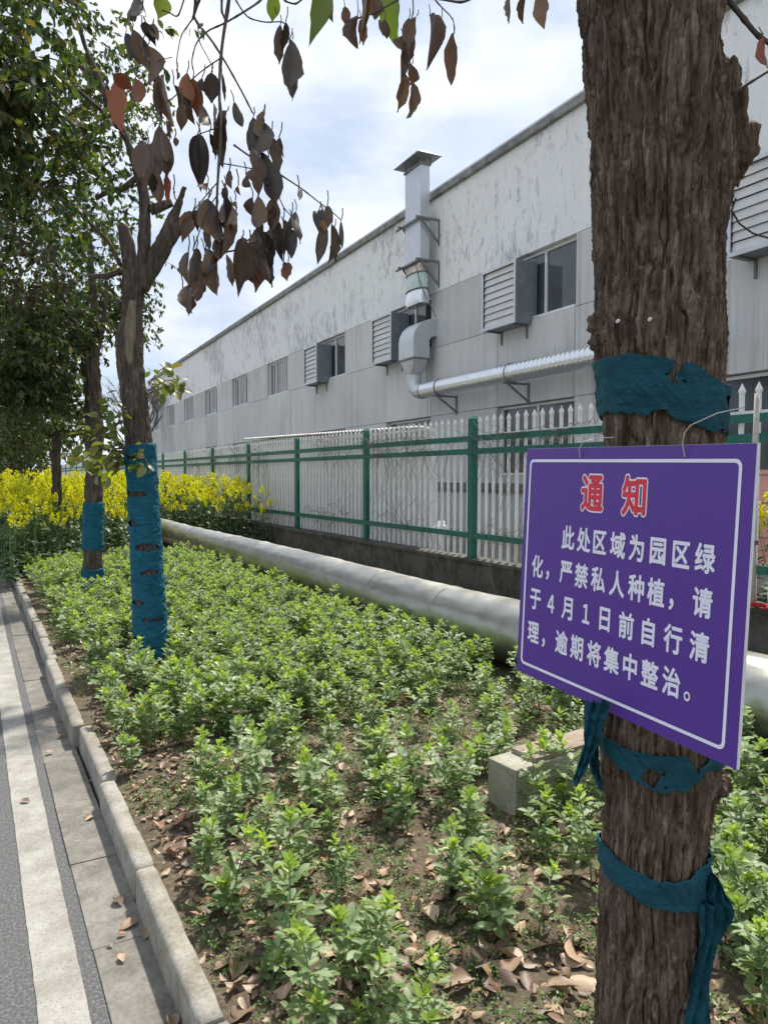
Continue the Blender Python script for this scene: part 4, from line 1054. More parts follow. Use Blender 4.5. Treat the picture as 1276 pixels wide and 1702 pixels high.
for src, ox, sc in ((HL + ';' + ';'.join(extra), 0, 1.994), (HR, 600, 1.888)):
    for rec in src.replace('\n', '').split(';'):
        x0, y0, x1, y1, wd, c = rec.split(); x0, y0, x1, y1, wd = [float(a) / sc for a in (x0, y0, x1, y1, wd)]; x0 += ox; x1 += ox
        dp = bdepth(x0, y0) + rv.uniform(-.05, .05)
        if y0 <= 1: dy = (y1 - y0) * .35; y0 -= dy
        a, b = at(x0, y0, dp), at(x1, y1, dp + rv.uniform(-.03, .03)); L = (b - a).length * 1.10; yv = (b - a).normalized()
        ang = rv.uniform(-.9, .9); zv = (-CAMF * math.cos(ang) + CAMX * math.sin(ang)) * rv.choice([1, -1])
        xv = yv.cross(zv).normalized(); zv = xv.cross(yv)
        w = wd * dp / FPX / max(.55, math.cos(ang)) * 1.02
        Mx = Matrix(((xv.x * w, yv.x * L, zv.x * L * .45, a.x), (xv.y * w, yv.y * L, zv.y * L * .45, a.y), (xv.z * w, yv.z * L, zv.z * L * .45, a.z), (0, 0, 0, 1)))
        o = link('leaf', leaf_mesh[c, rv.randrange(8)], None, near); o.matrix_local = invN @ Mx
        up = a + Vector((rv.uniform(-.006, .006), rv.uniform(-.006, .006), rv.uniform(.012, .03)))
        pet.tube([up, (a + up) / 2 + Vector((.002, 0, 0)), a], .0011, 4, False)
pet.xf(invN).obj('petiole', M['twig'], near)['kind'] = 'stuff'
BR = [([(800, -500), (775, -200), (760, 0), (735, 150), (725, 300), (735, 420), (720, 620), (715, 810)], 14, 6, 0), ([(640, -200), (650, 0), (640, 60), (700, 130), (750, 210), (800, 300), (838, 375)], 10, 5, 0), ([(900, -60), (870, 0), (800, 45), (740, 80), (690, 100), (650, 140), (635, 200), (640, 230)], 8, 4, 0),
      ([(760, -60), (780, 0), (820, 60), (880, 75), (940, 70), (955, 100)], 5, 4, 0), ([(775, 480), (830, 520), (915, 570), (1000, 625), (1050, 665), (1110, 710), (1130, 730)], 6, 3, 0), ([(735, 190), (690, 220), (650, 250), (580, 320), (550, 340)], 5, 3, 0),
      ([(640, 60), (600, 115), (585, 200), (590, 240)], 4, 3, 0), ([(655, 70), (660, 140), (700, 210), (705, 240)], 4, 3, 0), ([(540, 35), (560, 40), (590, 60), (610, 0), (620, -50)], 5, 5, 0), ([(715, 810), (750, 835), (780, 830), (830, 790)], 7, 4, 0),
      ([(930, -20), (945, 5), (980, 15), (1010, -10)], 7, 6, 0), ([(1140, 75), (1180, 62), (1240, 45), (1300, 10), (1390, -40)], 6, 6, 0), ([(640, 60), (660, 0), (690, -60)], 8, 9, 0),
      ([(735, 420), (700, 430), (660, 445)], 4, 3, 0), ([(725, 540), (760, 545), (840, 560)], 4, 3, 0), ([(725, 600), (690, 640), (640, 700)], 4, 3, 0), ([(840, 540), (870, 600), (920, 640), (940, 690), (965, 715)], 4, 3, 0),
      ([(725, 640), (690, 690), (650, 800), (640, 830)], 4, 3, 0), ([(745, 60), (735, 40), (735, 0), (740, -60)], 8, 8, 0), ([(490, 90), (470, 40), (480, -40)], 5, 5, 0), ([(400, 250), (440, 230), (520, 200), (570, 190)], 4, 3, 0), ([(550, 350), (500, 400), (530, 412)], 4, 3, 0),
      ([(240, -5), (320, 10), (380, -25)], 8, 8, 1), ([(200, -40), (240, 10), (290, 60), (292, 105)], 5, 3, 1), ([(160, -40), (165, 40), (150, 80), (130, 150), (150, 200), (160, 260)], 5, 3, 1), ([(470, -30), (515, -20), (600, -60)], 6, 6, 1),
      ([(1150, 0), (1200, 60), (1240, 110), (1300, 150), (1420, 190)], 20, 14, 1), ([(1165, 293), (1220, 258), (1290, 215), (1400, 150)], 10, 8, 1), ([(1040, -80), (1050, -10)], 5, 3, 1), ([(1240, 110), (1262, 105)], 5, 3, 1)]
for path, w0, w1, which in BR:
    ox, sc = ((0, 1.994), (600, 1.888))[which]
    P = []
    for x, y_ in path:
        X_, Y_ = x / sc + ox, y_ / sc; P.append(at(X_, Y_, bdepth(X_, Y_) if X_ < 1100 else 1.5))
    # resample smoothly
    arr = np.array([p[:] for p in P]); s = np.linspace(0, len(P) - 1, 4 * len(P)); c = np.c_[[np.interp(s, range(len(P)), arr[:, k]) for k in range(3)]].T
    for _ in range(2): c[1:-1] = (c[:-2] + 2 * c[1:-1] + c[2:]) / 4
    n = len(c); rd = [((w0 + (w1 - w0) * i / n) / sc / 2) * 1.42 / FPX * (1 + .25 * (i % 5 == 0)) for i in range(n)]
    m = MB(); m.tube([Vector(p) for p in c], rd, 6); m.xf(invN).obj('branch', M['twig'], near, True)
# thin loose wires / dead twigs beside the trunk
m = MB(); m.tube([at(1222, 330, 1.6), at(1215, 350, 1.58), at(1228, 372, 1.58), at(1250, 388, 1.6), at(1290, 400, 1.6)], .0022, 5); m.xf(invN).obj('dead_twig', M['twig'], near)
# limbs carrying the crown overhead, out of the picture
L0 = Vector(NP[-2]); heads = []
for dx, dy, dz in ((-.9, .5, 1.4), (.9, .8, 1.5), (.2, -.9, 1.6), (-.3, 1.4, 1.3)):
    a = L0; b = a + Vector((dx, dy, dz)); mid = (a + b) / 2 + Vector((0, 0, -.1))
    m = MB(); m.tube([a, mid, b], [.07, .05, .03], 8); m.xf(invN).obj('limb', M['bark_far'], near, True); heads.append(b)

# ------------------------------------------------------------------ crowns
cam_leaf = leaf_geo(3, .26, .3, .18, .95, 0, 1)
def crown(name, ells, n_cl, per, size, mat, parent, inv, seed, gapth=-.15, twig=True, droop=.75):
    g = np.random.default_rng(seed); C = []
    while sum(len(c) for c in C) < n_cl:
        e = ells[g.integers(len(ells))]; d = g.normal(size=(200, 3)); d /= np.linalg.norm(d, axis=1, keepdims=True)
        r = g.random(200) ** (1 / 2.2); p = np.array(e[:3]) + d * r[:, None] * np.array(e[3:6])
        k = vnoise(p * 1.15 + seed) > gapth; C.append(p[k][:max(1, n_cl // (len(ells) * 3))])
    C = np.concatenate(C)[:n_cl]
    tw = MB(); pos, yd, zd, sz = [], [], [], []
    for c in C:
        a = g.normal(size=3); a[2] = -abs(a[2]) * .3 + .1; a /= np.linalg.norm(a); L = g.uniform(.25, .5)
        t = g.random(per)[:, None]; base = c + a * t * L + np.array([0, 0, -.14]) * t ** 2
        dd = g.normal(size=(per, 3)) * .8 + a * .5; dd[:, 2] -= droop; 
        pos.append(base); yd.append(dd); zd.append(g.normal(size=(per, 3)) * .5 + np.array([0, 0, 1.0])); sz.append(size * g.uniform(.65, 1.2, per))
        if twig and g.random() < .5: tw.tube([Vector(c), Vector(c + a * L * .5 + np.array([0, 0, -.02])), Vector(c + a * L + np.array([0, 0, -.14]))], [.006, .004, .002], 3, False)
    Mx = frames(np.concatenate(pos), np.concatenate(yd), np.concatenate(zd), np.concatenate(sz))
    v, f = stamp(*cam_leaf, Mx)
    v = v + np.array(inv.translation)
    o = link(name, mesh_np(name, v, f, True), M[mat], parent); o['kind'] = 'stuff'
    if twig and tw.v: tag(tw.xf(inv).obj('twigs', M['twig'], parent), kind='stuff')
    return o
crown('crown', [(*h, .85, .85, .7) for h in heads], 80, 14, .085, 'camphor', near, invN, 91, .0)

# tree with the long blue wrap -----------------------------------------
AD = 5.90
A_rows = [(1118, 220, 285), (1100, 225, 279), (1000, 222, 274), (900, 218, 267), (800, 213, 261), (740, 206, 258), (690, 203, 250), (650, 198, 246), (600, 191, 241), (565, 189, 240), (530, 200, 239), (480, 203, 243), (455, 202, 247), (435, 202, 246)]
AP, AR = pix_path(A_rows, AD)
AR = [r_ * .89 for r_ in AR]
AP = [list(p) for p in AP]; AP[0][2] = .06
trA = thing('wrapped_tree', (AP[1][0], AP[1][1], .11), 'pruned tree whose lower trunk is wholly wrapped in bright blue netting', 'tree', 'street trees in the bed along the kerb')
invA = Matrix.Translation(-trA.location)
def part_mesh(me, inv): me.transform(inv); return me
link('trunk', part_mesh(trunk_mesh('trunk', AP, AR, 140, .014, .016, 1.0, .012), invA), M['bark_far'], trA)
def limbA(rows, mat='bark_far', d=AD, parent=None, inv=None, name='limb'):
    P, r_ = pix_path(rows, d); r_ = [q * .88 for q in r_]
    for i in range(len(P)): P[i] = list(P[i])
    return link(name, part_mesh(trunk_mesh(name, P, r_, 40, .03, .012, 1.1, .012), inv or invA), M[mat], parent or trA)
limbA([(470, 205, 238), (420, 200, 228), (375, 194, 216)])
limbA([(470, 214, 246), (430, 228, 252), (380, 228, 254), (320, 230, 249), (290, 222, 240), (250, 210, 224), (212, 196, 210), (170, 172, 186), (130, 158, 170), (88, 140, 150), (40, 128, 136), (-40, 120, 126)])
limbA([(470, 220, 250), (435, 236, 262), (400, 258, 284), (370, 274, 296), (340, 290, 304), (311, 302, 313)])
limbA([(480, 222, 250), (455, 238, 262), (425, 254, 280), (395, 272, 296), (372, 290, 312), (358, 306, 322)])
m = MB(); m.tube([at(250, 350, AD), at(268, 343, AD), at(286, 336, AD)], [.04, .04, .033], 10); m.xf(invA).obj('limb', M['bark_far'], trA, True)
m = MB(); m.tube([at(204, 510, AD), at(196, 498, AD), at(186, 501, AD)], [.03, .016, .008], 7); m.xf(invA).obj('stub', M['bark_far'], trA, True)
for pth, w in (([(235, 290), (205, 313), (180, 318), (160, 330)], 6), ([(196, 212), (165, 180), (130, 150), (105, 110)], 4), ([(203, 450), (180, 458), (150, 460)], 6), ([(200, 440), (180, 400), (155, 375), (130, 350)], 4), ([(182, 245), (130, 240), (60, 255)], 3), ([(158, 130), (110, 90), (60, 40)], 3)):
    m = MB(); m.tube([at(x, y_, AD) for x, y_ in pth], [w * AD / FPX * (1 - .5 * i / len(pth)) for i in range(len(pth))], 6); m.xf(invA).obj('branch', M['bark_far'], trA, True)
# bare wood patch: a raised lip of dead wood
Pw, Rw = pix_path([(610, 206, 226), (570, 204, 228), (530, 207, 229), (500, 214, 228)], AD - .068)
link('bare_patch', part_mesh(trunk_mesh('bare_patch', Pw, [r_ * .8 for r_ in Rw], 40, .03, .004, 1, .004), invA), M['bare_wood'], trA)
crown('crown', [(.75, 6.5, 5.3, .75, .8, 1.1), (.35, 6.3, 4.2, .65, .7, .8), (.1, 6.0, 5.0, .6, .8, 1.0), (.0, 5.9, 4.0, .5, .6, .6)], 380, 15, .088, 'camphor', trA, invA, 12, -.1)
# yellow-green shoots on the trunk
def shoots(spots, size, parent, inv, depth, seed, per=14):
    g = np.random.default_rng(seed); pos, yd, zd, sz = [], [], [], []; tw = MB()
    for (x0, y0, x1, y1) in spots:
        a, b = np.array(at(x0, y0, depth)), np.array(at(x1, y1, depth + g.uniform(-.25, .15)))
        tw.tube([Vector(a), Vector((a + b) / 2 + np.array([0, 0, .03])), Vector(b)], [.006, .005, .003], 4, False)
        for i in range(per):
            t = g.uniform(.3, 1.05); pos.append(a + (b - a) * t + g.normal(size=3) * .035); d = g.normal(size=3) * .7 + (b - a) / np.linalg.norm(b - a) * .3; d[2] -= .35; yd.append(d); zd.append(g.normal(size=3) * .5 + np.array([0, 0, 1.])); sz.append(size * g.uniform(.6, 1.2))
    v, f = stamp(*leaf_geo(4, .33, .3, .2, .95), frames(np.array(pos), np.array(yd), np.array(zd), np.array(sz)))
    o = link('shoot_leaves', mesh_np('shoot_leaves', v + np.array(inv.translation), f, True), M['shoot_leaf'], parent); o['kind'] = 'stuff'
    tag(tw.xf(inv).obj('twigs', M['twig'], parent), kind='stuff')
shoots([(246, 650, 300, 630), (246, 655, 310, 640), (248, 640, 275, 610), (205, 745, 130, 760), (205, 740, 140, 715), (207, 735, 165, 690), (210, 745, 190, 780), (205, 750, 110, 755), (207, 720, 185, 670), (230, 745, 245, 770), (215, 750, 175, 775), (205, 760, 150, 790), (204, 700, 145, 735)], .092, trA, invA, AD - .12, 5, 15)
wA = band('trunk_wrap', AP, AR, [(206, 742), (230, 738), (258, 734)], [(222, 1098), (250, 1102), (280, 1092)], AD - .1, 'wrap_blue', 0, .016, 200, 260, 3, .010,
          slits=[(.02, .75, 822, 5), (.05, .35, 871, 5), (.3, .98, 911, 7), (.45, .95, 952, 5), (.1, .5, 1003, 4), (.4, .97, 1030, 4), (.08, .42, 1062, 3), (.2, .75, 760, 4)])
tag(wA, 'bright blue netting wound round the whole lower trunk of the pruned tree', 'trunk wrap')
rv = random.Random(8)
for i in range(26):
    m = MB()
    z = rv.uniform(.15, 1.8); c = Vector((np.interp(z, [p[2] for p in AP[::1]], [p[0] for p in AP]), np.interp(z, [p[2] for p in AP], [p[1] for p in AP]), 0)); r_ = float(np.interp(z, [p[2] for p in AP], AR)) + .018
    a0 = rv.uniform(-1.5, .6); sl = rv.uniform(-.05, .09)
    m.tube([(c.x + r_ * (math.sin(a) * CAMX.x - math.cos(a) * CAMF.x), c.y + r_ * (math.sin(a) * CAMX.y - math.cos(a) * CAMF.y), z + sl * (a - a0)) for a in np.linspace(a0, a0 + rv.uniform(.7, 1.8), 9)], [.002] + [.0055] * 7 + [.002], 5, False)
    m.obj('fold', M['wrap_blue'], wA, True)

# the other street trees ------------------------------------------------
def street_tree(base, rows, depth, label, ells, ncl, seed, limbs=(), size=.082, mat='camphor', brown=None):
    P, r_ = pix_path(rows, depth); P = [list(p) for p in P]; P[0][2] = .05
    t = thing('street_tree', (P[0][0], P[0][1], .11), label, 'tree', 'street trees in the bed along the kerb'); inv = Matrix.Translation(-t.location)
    link('trunk', part_mesh(trunk_mesh('trunk', P, r_, 64, .03, .02, 1.3, .02), inv), M['bark_far'], t)
    for rows2 in limbs: limbA(rows2, 'bark_far', depth, t, inv)
    crown('crown', ells, ncl, 16, size, mat, t, inv, seed)
    if brown: crown('withered_leaves', brown, 40, 16, size, 'camphor_brown', t, inv, seed + 5, twig=False)
    return t, P, r_
BDp = 9.32
tB, BP, BRr = street_tree(None, [(990, 136, 172), (980, 138, 170), (900, 140, 170), (800, 143, 170), (700, 143, 171), (650, 140, 168), (600, 136, 166), (575, 134, 166)], BDp, 'second tree along the kerb, with two dark blue netting bands on its trunk',
    [(.9, 10.0, 5.2, 1.3, 1.3, 1.5), (.2, 9.7, 4.2, 1.1, 1.2, 1.2), (1.0, 10.3, 6.6, 1.2, 1.2, 1.0), (.6, 10.2, 3.5, 1.0, 1.0, .5), (-.2, 9.6, 5.6, 1.0, 1.0, 1.2), (.25, 9.5, 3.1, .75, .9, .75), (.7, 9.9, 2.75, .5, .6, .4), (1.55, 10.3, 4.6, .65, .8, 1.7), (1.75, 10.4, 6.2, .8, .8, 1.2), (2.0, 10.9, 4.1, .5, .6, .6)], 1250, 31,
    limbs=[[(590, 136, 156), (555, 122, 140), (520, 106, 120), (480, 92, 102), (430, 80, 88)], [(600, 142, 164), (550, 150, 166), (500, 150, 164), (450, 146, 158), (390, 145, 154)], [(590, 148, 166), (545, 164, 176), (500, 172, 180), (440, 174, 181)], [(592, 138, 150), (590, 108, 118), (586, 98, 106)] if False else [(585, 140, 152), (578, 120, 130), (574, 104, 110)]],
    brown=[(.55, 8.9, 3.85, .4, .4, .55), (.75, 8.8, 4.6, .3, .3, .4), (1.1, 9.2, 5.4, .35, .35, .4)])
for (yt, yb), lb in (((835, 915), 'upper dark blue netting band on the second tree along the kerb'), ((946, 984), 'lower dark blue netting band at the foot of the second tree')):
    wB = band('trunk_wrap', BP, BRr, [(138, yt), (155, yt + 1), (172, yt - 1)], [(138, yb - 2), (155, yb), (172, yb + 2)], BDp - .1, 'wrap_blue', 0, .014, 90, 50, yt, .012)
    tag(wB, lb, 'trunk wrap')
CD = 12.73
street_tree(None, [(880, 86, 103), (800, 87, 102), (740, 87, 102), (690, 88, 102)], CD, 'third tree, slim dark trunk rising from the yellow rape flowers', [(1.0, 13.9, 3.6, 1.3, 1.5, 1.1), (.3, 13.6, 4.6, 1.4, 1.5, 1.5), (1.4, 14.2, 2.75, .8, 1.0, .6), (1.3, 14, 5.4, 1.4, 1.4, 1.2), (.55, 13.5, 2.5, .8, 1.0, .75)], 900, 41,
            limbs=[[(700, 90, 102), (660, 98, 108), (600, 108, 116), (540, 118, 124)], [(700, 88, 100), (650, 78, 88), (600, 62, 70)]])
street_tree(None, [(860, 32, 48), (790, 33, 47), (720, 34, 47), (680, 35, 46)], 19.0, 'fourth tree, dark trunk standing at the back of the rape patch near the left edge', [(.9, 21, 4.0, 1.5, 1.8, 1.6), (.4, 20.5, 3.0, 1.2, 1.5, .9), (1.6, 21.5, 5.5, 1.6, 1.8, 1.5), (.8, 20.5, 2.2, 1.1, 1.3, .8)], 700, 51, size=.105)
street_tree(None, [(840, 16, 26), (780, 17, 25), (700, 17, 25)], 26.0, 'fifth tree, thin dark trunk close to the left edge behind the flowers', [(1.2, 29, 4.0, 1.8, 2.0, 1.8), (1.9, 29, 5.6, 1.8, 2, 1.5), (.9, 28, 3.0, 1.4, 1.5, 1.0)], 520, 61, size=.15)
street_tree(None, [(830, 62, 70), (780, 62, 70), (720, 63, 70)], 34.0, 'sixth tree, most distant leafy tree of the kerb row', [(3.0, 39, 4.2, 2.0, 2.0, 2.0), (2.4, 38, 3.2, 1.8, 2.0, 1.0), (3.6, 40, 5.6, 2, 2, 1.6)], 480, 71, size=.17)

ft = bpy.data.objects.new('far_treeline', None); col.objects.link(ft); tag(ft, 'distant dark evergreen hedge line closing the view behind the kerb trees', 'treeline', kind='stuff')
g_ = np.random.default_rng(3)
crown('foliage', [(x_, 66 + g_.uniform(-4, 4), 1.8 + g_.uniform(0, 1.2), 3.0, 2.0, 2.6) for x_ in range(-16, 13, 4)], 900, 16, .34, 'camphor', ft, Matrix.Identity(4), 93, -.6, False)
# bare winter trees beyond the hall
def bare_tree(x, y_, h, seed, label):
    t = thing('bare_tree', (x, y_, 0), label, 'tree', 'bare trees beyond the far end of the hall'); r_ = random.Random(seed); mt, mw = MB(), MB()
    def grow(p, d, L, rad, lev):
        q = p + d * L * .5 + Vector((r_.gauss(0, .04), r_.gauss(0, .04), 0)) * L; e = q + (d + Vector((r_.gauss(0, .12), r_.gauss(0, .12), .05))).normalized() * L * .5
        (mt if lev < 2 else mw).tube([p, q, e], [rad, rad * .85, rad * .7], 6 if lev < 2 else 4, False)
        if lev >= 5: return
        for i in range(3 if lev else 4):
            a = r_.uniform(0, 6.28); s = r_.uniform(.35, .75); o = Vector((math.cos(a), math.sin(a), 0)) * s; grow(p + (e - p) * r_.uniform(.55, 1), (d + o + Vector((0, 0, .15))).normalized(), L * r_.uniform(.58, .78), rad * .62, lev + 1)
    grow(Vector((0, 0, 0)), Vector((0, 0, 1)), h * .32, h * .014, 0)
    mt.obj('trunk', M['bare_tree'], t, True); tag(mw.obj('twigs', M['bare_tree'], t), kind='stuff')
bare_tree(15.5, 62, 13, 4, 'bare winter tree showing just right of the blue wrapped tree, beyond the hall')
bare_tree(10.2, 52, 11, 9, 'bare winter tree glimpsed between the two nearest kerb trees')
bare_tree(19, 75, 13, 15, 'bare winter tree farthest away, low over the end of the hall roof')

#@@PLANTS
# ------------------------------------------------------------------ broad beans
lf_v = [leaf_geo(5, .265, .30 + .12 * s, .10 + .1 * s, .86, .0, s) for s in range(3)]
def bean_shoot(seed, H):
    """returns stem polyline, list of (matrix, young) for leaflets and flowers"""
    g = np.random.default_rng(seed); lean = g.normal(size=2) * .07; npt = 7
    st_ = [np.array([lean[0] * H * (t ** 1.5) * 2, lean[1] * H * (t ** 1.5) * 2, H * t]) for t in np.linspace(0, 1, npt)]
    P = lambda t: np.array([np.interp(t, np.linspace(0, 1, npt), [p[k] for p in st_]) for k in range(3)])
    old, young, fl, pt = [], [], [], []
    nn = max(6, int(H / .027)); a0 = g.uniform(0, 6.28)
    for i in range(nn):
        t = .16 + .72 * i / nn; p = P(t); az = a0 + i * 2.5 + g.normal() * .3; elev = g.uniform(.25, .7)
        d = np.array([math.cos(az) * math.cos(elev), math.sin(az) * math.cos(elev), math.sin(elev)]); up = np.array([0, 0, 1.]); side = np.cross(d, up); side /= np.linalg.norm(side)
        L = g.uniform(.022, .045); sz = g.uniform(.034, .052) * (.8 + .3 * math.sin(math.pi * t)); pairs = g.integers(1, 4) if H > .22 else g.integers(1, 3)
        pt.append((p, p + d * L * 1.5))
        for q in range(pairs):
            b = p + d * L * (.7 + .55 * q)
            for sg_ in (-1, 1):
                dd = side * sg_ * .85 + d * (.45 + .2 * q) + up * g.uniform(-.05, .45) + g.normal(size=3) * .12
                old.append((b, dd, up + d * -.2 + g.normal(size=3) * .2, sz * g.uniform(.85, 1.15)))
        if g.random() < .55: old.append((p + d * L * 1.5, d + g.normal(size=3) * .15 + up * .15, up - d * .3, sz * .9))
        if .3 < t < .75 and g.random() < .35: fl.append((p + d * .012, d * .6 + up * g.uniform(-.3, .3), up))
    nt_ = g.integers(9, 14); top = P(1.0)
    for i in range(nt_):
        az = a0 + i * 2.4; el = .55 + .75 * i / nt_ + g.normal() * .12; d = np.array([math.cos(az) * math.cos(el), math.sin(az) * math.cos(el), math.sin(el)])
        young.append((P(.86 + .13 * i / nt_), d, np.array([-math.cos(az) * .8, -math.sin(az) * .8, .6]), g.uniform(.034, .054) * (1.05 - .35 * i / nt_)))
    return st_, old, young, fl, pt
def fr(lst, ws=1.0):
    s = np.array([l_[3] for l_ in lst]); return frames(np.array([l_[0] for l_ in lst]), np.array([l_[1] for l_ in lst]), np.array([l_[2] for l_ in lst]), s)
NV = 14
shoot_me, shoot_H, shoot_raw = [], [], []
fl_v = np.array([(-.5, 0, 0), (.5, 0, 0), (.45, 1, .25), (-.45, 1, .25), (0, .5, -.3)]); 
for s in range(NV):
    H = .11 + .23 * (s / (NV - 1)); raw = bean_shoot(100 + s, H); st_, old, young, fl, pt = raw
    m = MB(); m.tube([Vector(p) for p in st_], [.0036 - .002 * i / 7 for i in range(7)], 5)
    for a, b in pt: m.tube([Vector(a), Vector(b)], [.0016, .001], 3, False)
    V = [np.array(m.v)]; Q = [np.array(m.q)]; T = [np.array(m.t)]; mi = [np.zeros(len(m.q), int)]
    nv = len(m.v); 
    for lst, idx in ((old, 1), (young, 2)):
        v, f = stamp(*lf_v[s % 3], fr(lst)); V.append(v); Q.append(f + nv); mi.append(np.full(len(f), idx)); nv += len(v)
    if fl:
        v, f = stamp(fl_v * .55, np.array([(0, 1, 2, 3)]), fr([(p, d, u, .022) for p, d, u in fl])); V.append(v); Q.append(f + nv); mi.append(np.full(len(f), 3)); nv += len(v)
        v, f = stamp(fl_v * .25 + np.array([0, .12, .06]), np.array([(0, 1, 2, 3)]), fr([(p, d, u, .022) for p, d, u in fl])); V.append(v); Q.append(f + nv); mi.append(np.full(len(f), 4)); nv += len(v)
    me = mesh_np('shoot', np.concatenate(V), [np.concatenate(Q), T[0]], True)
    for k in ('bean_stem', 'bean_leaf', 'bean_young', 'petal', 'petal_dark'): me.materials.append(M[k])
    me.polygons.foreach_set('material_index', np.concatenate(mi + [np.zeros(len(T[0]), int)]).astype(np.int32))
    shoot_me.append(me); shoot_H.append(H); shoot_raw.append(raw)
stem_me = []
for s in range(NV):
    m = MB(); m.tube([Vector(p) for p in shoot_raw[s][0]], [.0036 - .002 * i / 7 for i in range(7)], 5)
    for a, b in shoot_raw[s][4]: m.tube([Vector(a), Vector(b)], [.0016, .001], 3, False)
    me = m.mesh('stem', True); me.materials.append(M['bean_stem']); stem_me.append(me)
leaf_o = [mesh_np('leaf', *l_, True) for l_ in lf_v]; leaf_y = [mesh_np('leaf', *l_, True) for l_ in lf_v]
M['bean_leaf_one'] = mat_leaf('bean_leaf_single', [(0.0, (0.145, 0.235, 0.09)), (0.5, (0.225, 0.33, 0.14)), (1.0, (0.40, 0.47, 0.29))], 0.48, 0.38, (1.2, 1.15, 0.45), 0.4, island=False)
M['bean_young_one'] = mat_leaf('young_bean_leaf_single', [(0.0, (0.28, 0.43, 0.08)), (1.0, (0.42, 0.55, 0.15))], 0.42, 0.45, (1.2, 1.15, 0.4), island=False)
for me in leaf_o: me.materials.append(M['bean_leaf_one'])
for me in leaf_y: me.materials.append(M['bean_young_one'])
fl_me = mesh_np('flower', fl_v * .55 * .022, np.array([(0, 1, 2, 3)])); fl_me.materials.append(M['petal'])
fl_me2 = mesh_np('flower_spot', (fl_v * .25 + np.array([0, .12, .06])) * .022, np.array([(0, 1, 2, 3)])); fl_me2.materials.append(M['petal_dark'])

g = np.random.default_rng(5); spots = []
near_px = [(360, 1385), (405, 1340), (348, 1452), (495, 1470), (475, 1575), (555, 1500), (550, 1400), (525, 1335), (600, 1655), (590, 1580), (450, 1610), (760, 1490), (832, 1545), (892, 1545), (680, 1385), (772, 1405),
           (835, 1262), (905, 1365), (955, 1420), (212, 1275), (335, 1350), (515, 1700), (610, 1720), (705, 1730), (690, 1330), (622, 1280), (980, 1470), (970, 1370), (640, 1350), (745, 1340),
           (1230, 1340), (1252, 1430), (1222, 1490), (1245, 1610), (1268, 1705), (1202, 1400), (1262, 1380), (1270, 1540), (1225, 1440), (1268, 1460), (1240, 1540), (1215, 1560), (1275, 1640), (925, 1330), (890, 1420), (985, 1540)]
for x, y_ in near_px:
    p = onz(x, y_, .13); spots.append((p.x, p.y))
def ok(x, y_):
    if x < .68 or x > 3.33: return False
    if (x - 1.29) ** 2 + (y_ - 1.1) ** 2 < .045: return False
    if (x - 1.21) ** 2 + (y_ - 5.98) ** 2 < .06 or (x - 1.29) ** 2 + (y_ - 9.75) ** 2 < .16: return False
    if 1.85 < x < 2.7 and 2.3 < y_ < 2.75: return False
    return True
tries = 0
while len(spots) < 720 and tries < 9000:
    tries += 1
    y_ = g.uniform(1.2, 12.6); x = g.uniform(.7, 3.3)
    if not ok(x, y_): continue
    edge = .62 + .08 * max(0, 6 - y_)
    if y_ < 2.4: dens = .0 if x < 2.1 else .9; md = .17
    elif y_ < 4.0: dens = (.12 if y_ < 3.2 else .35) if x < 1.5 else (.35 if y_ < 3.2 else .7); md = .20
    else: dens = 1.0; md = .135
    if x < .95 + .25 * g.random() and y_ < 7: dens *= .25
    if x > 3.05: dens *= .4
    if g.random() > dens: continue
    if min((x - a) ** 2 + (y_ - b) ** 2 for a, b in spots) < md ** 2: continue
    spots.append((x, y_))
for i in range(60):      # right of the near trunk
    x, y_ = g.uniform(1.6, 3.2), g.uniform(.2, 1.5)
    if ok(x, y_) and min((x - a) ** 2 + (y_ - b) ** 2 for a, b in spots) > .15 ** 2: spots.append((x, y_))
def dist(p): return math.hypot(p[0], p[1])
spots.sort(key=dist)
spots = [p for p in spots if p[0] * math.cos(YAW) - p[1] * math.sin(YAW) > -(p[0] * math.sin(YAW) + p[1] * math.cos(YAW)) * .62 and p[0] * math.cos(YAW) - p[1] * math.sin(YAW) < (p[0] * math.sin(YAW) + p[1] * math.cos(YAW)) * .66]
def bean_label(x, y_, ns, big):
    h = 'short' if big < .84 else ('tall' if big > 1.02 else 'mid-height')
    k = {1: 'single', 2: 'two', 3: 'three', 4: 'four', 5: 'five'}[ns]
    if y_ < 1.55 and x > 1.45: w = 'hard against the near trunk' if x < 1.9 else 'right of the near trunk, towards the silver pipe'
    elif 1.7 < x < 2.8 and 1.9 < y_ < 3.2: w = 'before the pale concrete block' if y_ < 2.45 else 'behind the pale concrete block'
    elif x < 1.15 and y_ < 4.2: w = 'by the nearest kerbstones' if y_ < 2.6 else ('by the kerb where leaves lie thick' if y_ < 3.4 else 'by the shifted kerbstone')
    elif y_ < 2.5: w = 'on bare soil left of the near trunk'
    elif y_ < 3.4: w = 'between the kerb and the concrete block'
    elif x > 2.6: w = 'beside the silver pipe, ' + ('near the concrete block' if y_ < 5 else 'midway along it' if y_ < 7.5 else 'at its far stretch')
    elif x < .95: w = 'along the kerb, ' + ('short of the blue wrapped tree' if y_ < 6 else 'beyond the blue wrapped tree')
    elif y_ < 5.2: w = 'in front of the blue wrapped tree' if x < 1.7 else 'right of and before the blue wrapped tree'
    elif y_ < 6.6: w = 'around the foot of the blue wrapped tree' if x < 1.7 else 'level with the blue wrapped tree, towards the pipe'
    elif y_ < 8.5: w = 'just behind the blue wrapped tree' if x < 1.9 else 'in the green carpet behind the wrapped tree'
    else: w = 'around the foot of the second tree' if x < 1.8 else 'close to the yellow rape flowers'
    return '%s %s-stemmed bean plant %s' % (h, k, w)
far_s = []
rv = random.Random(77)
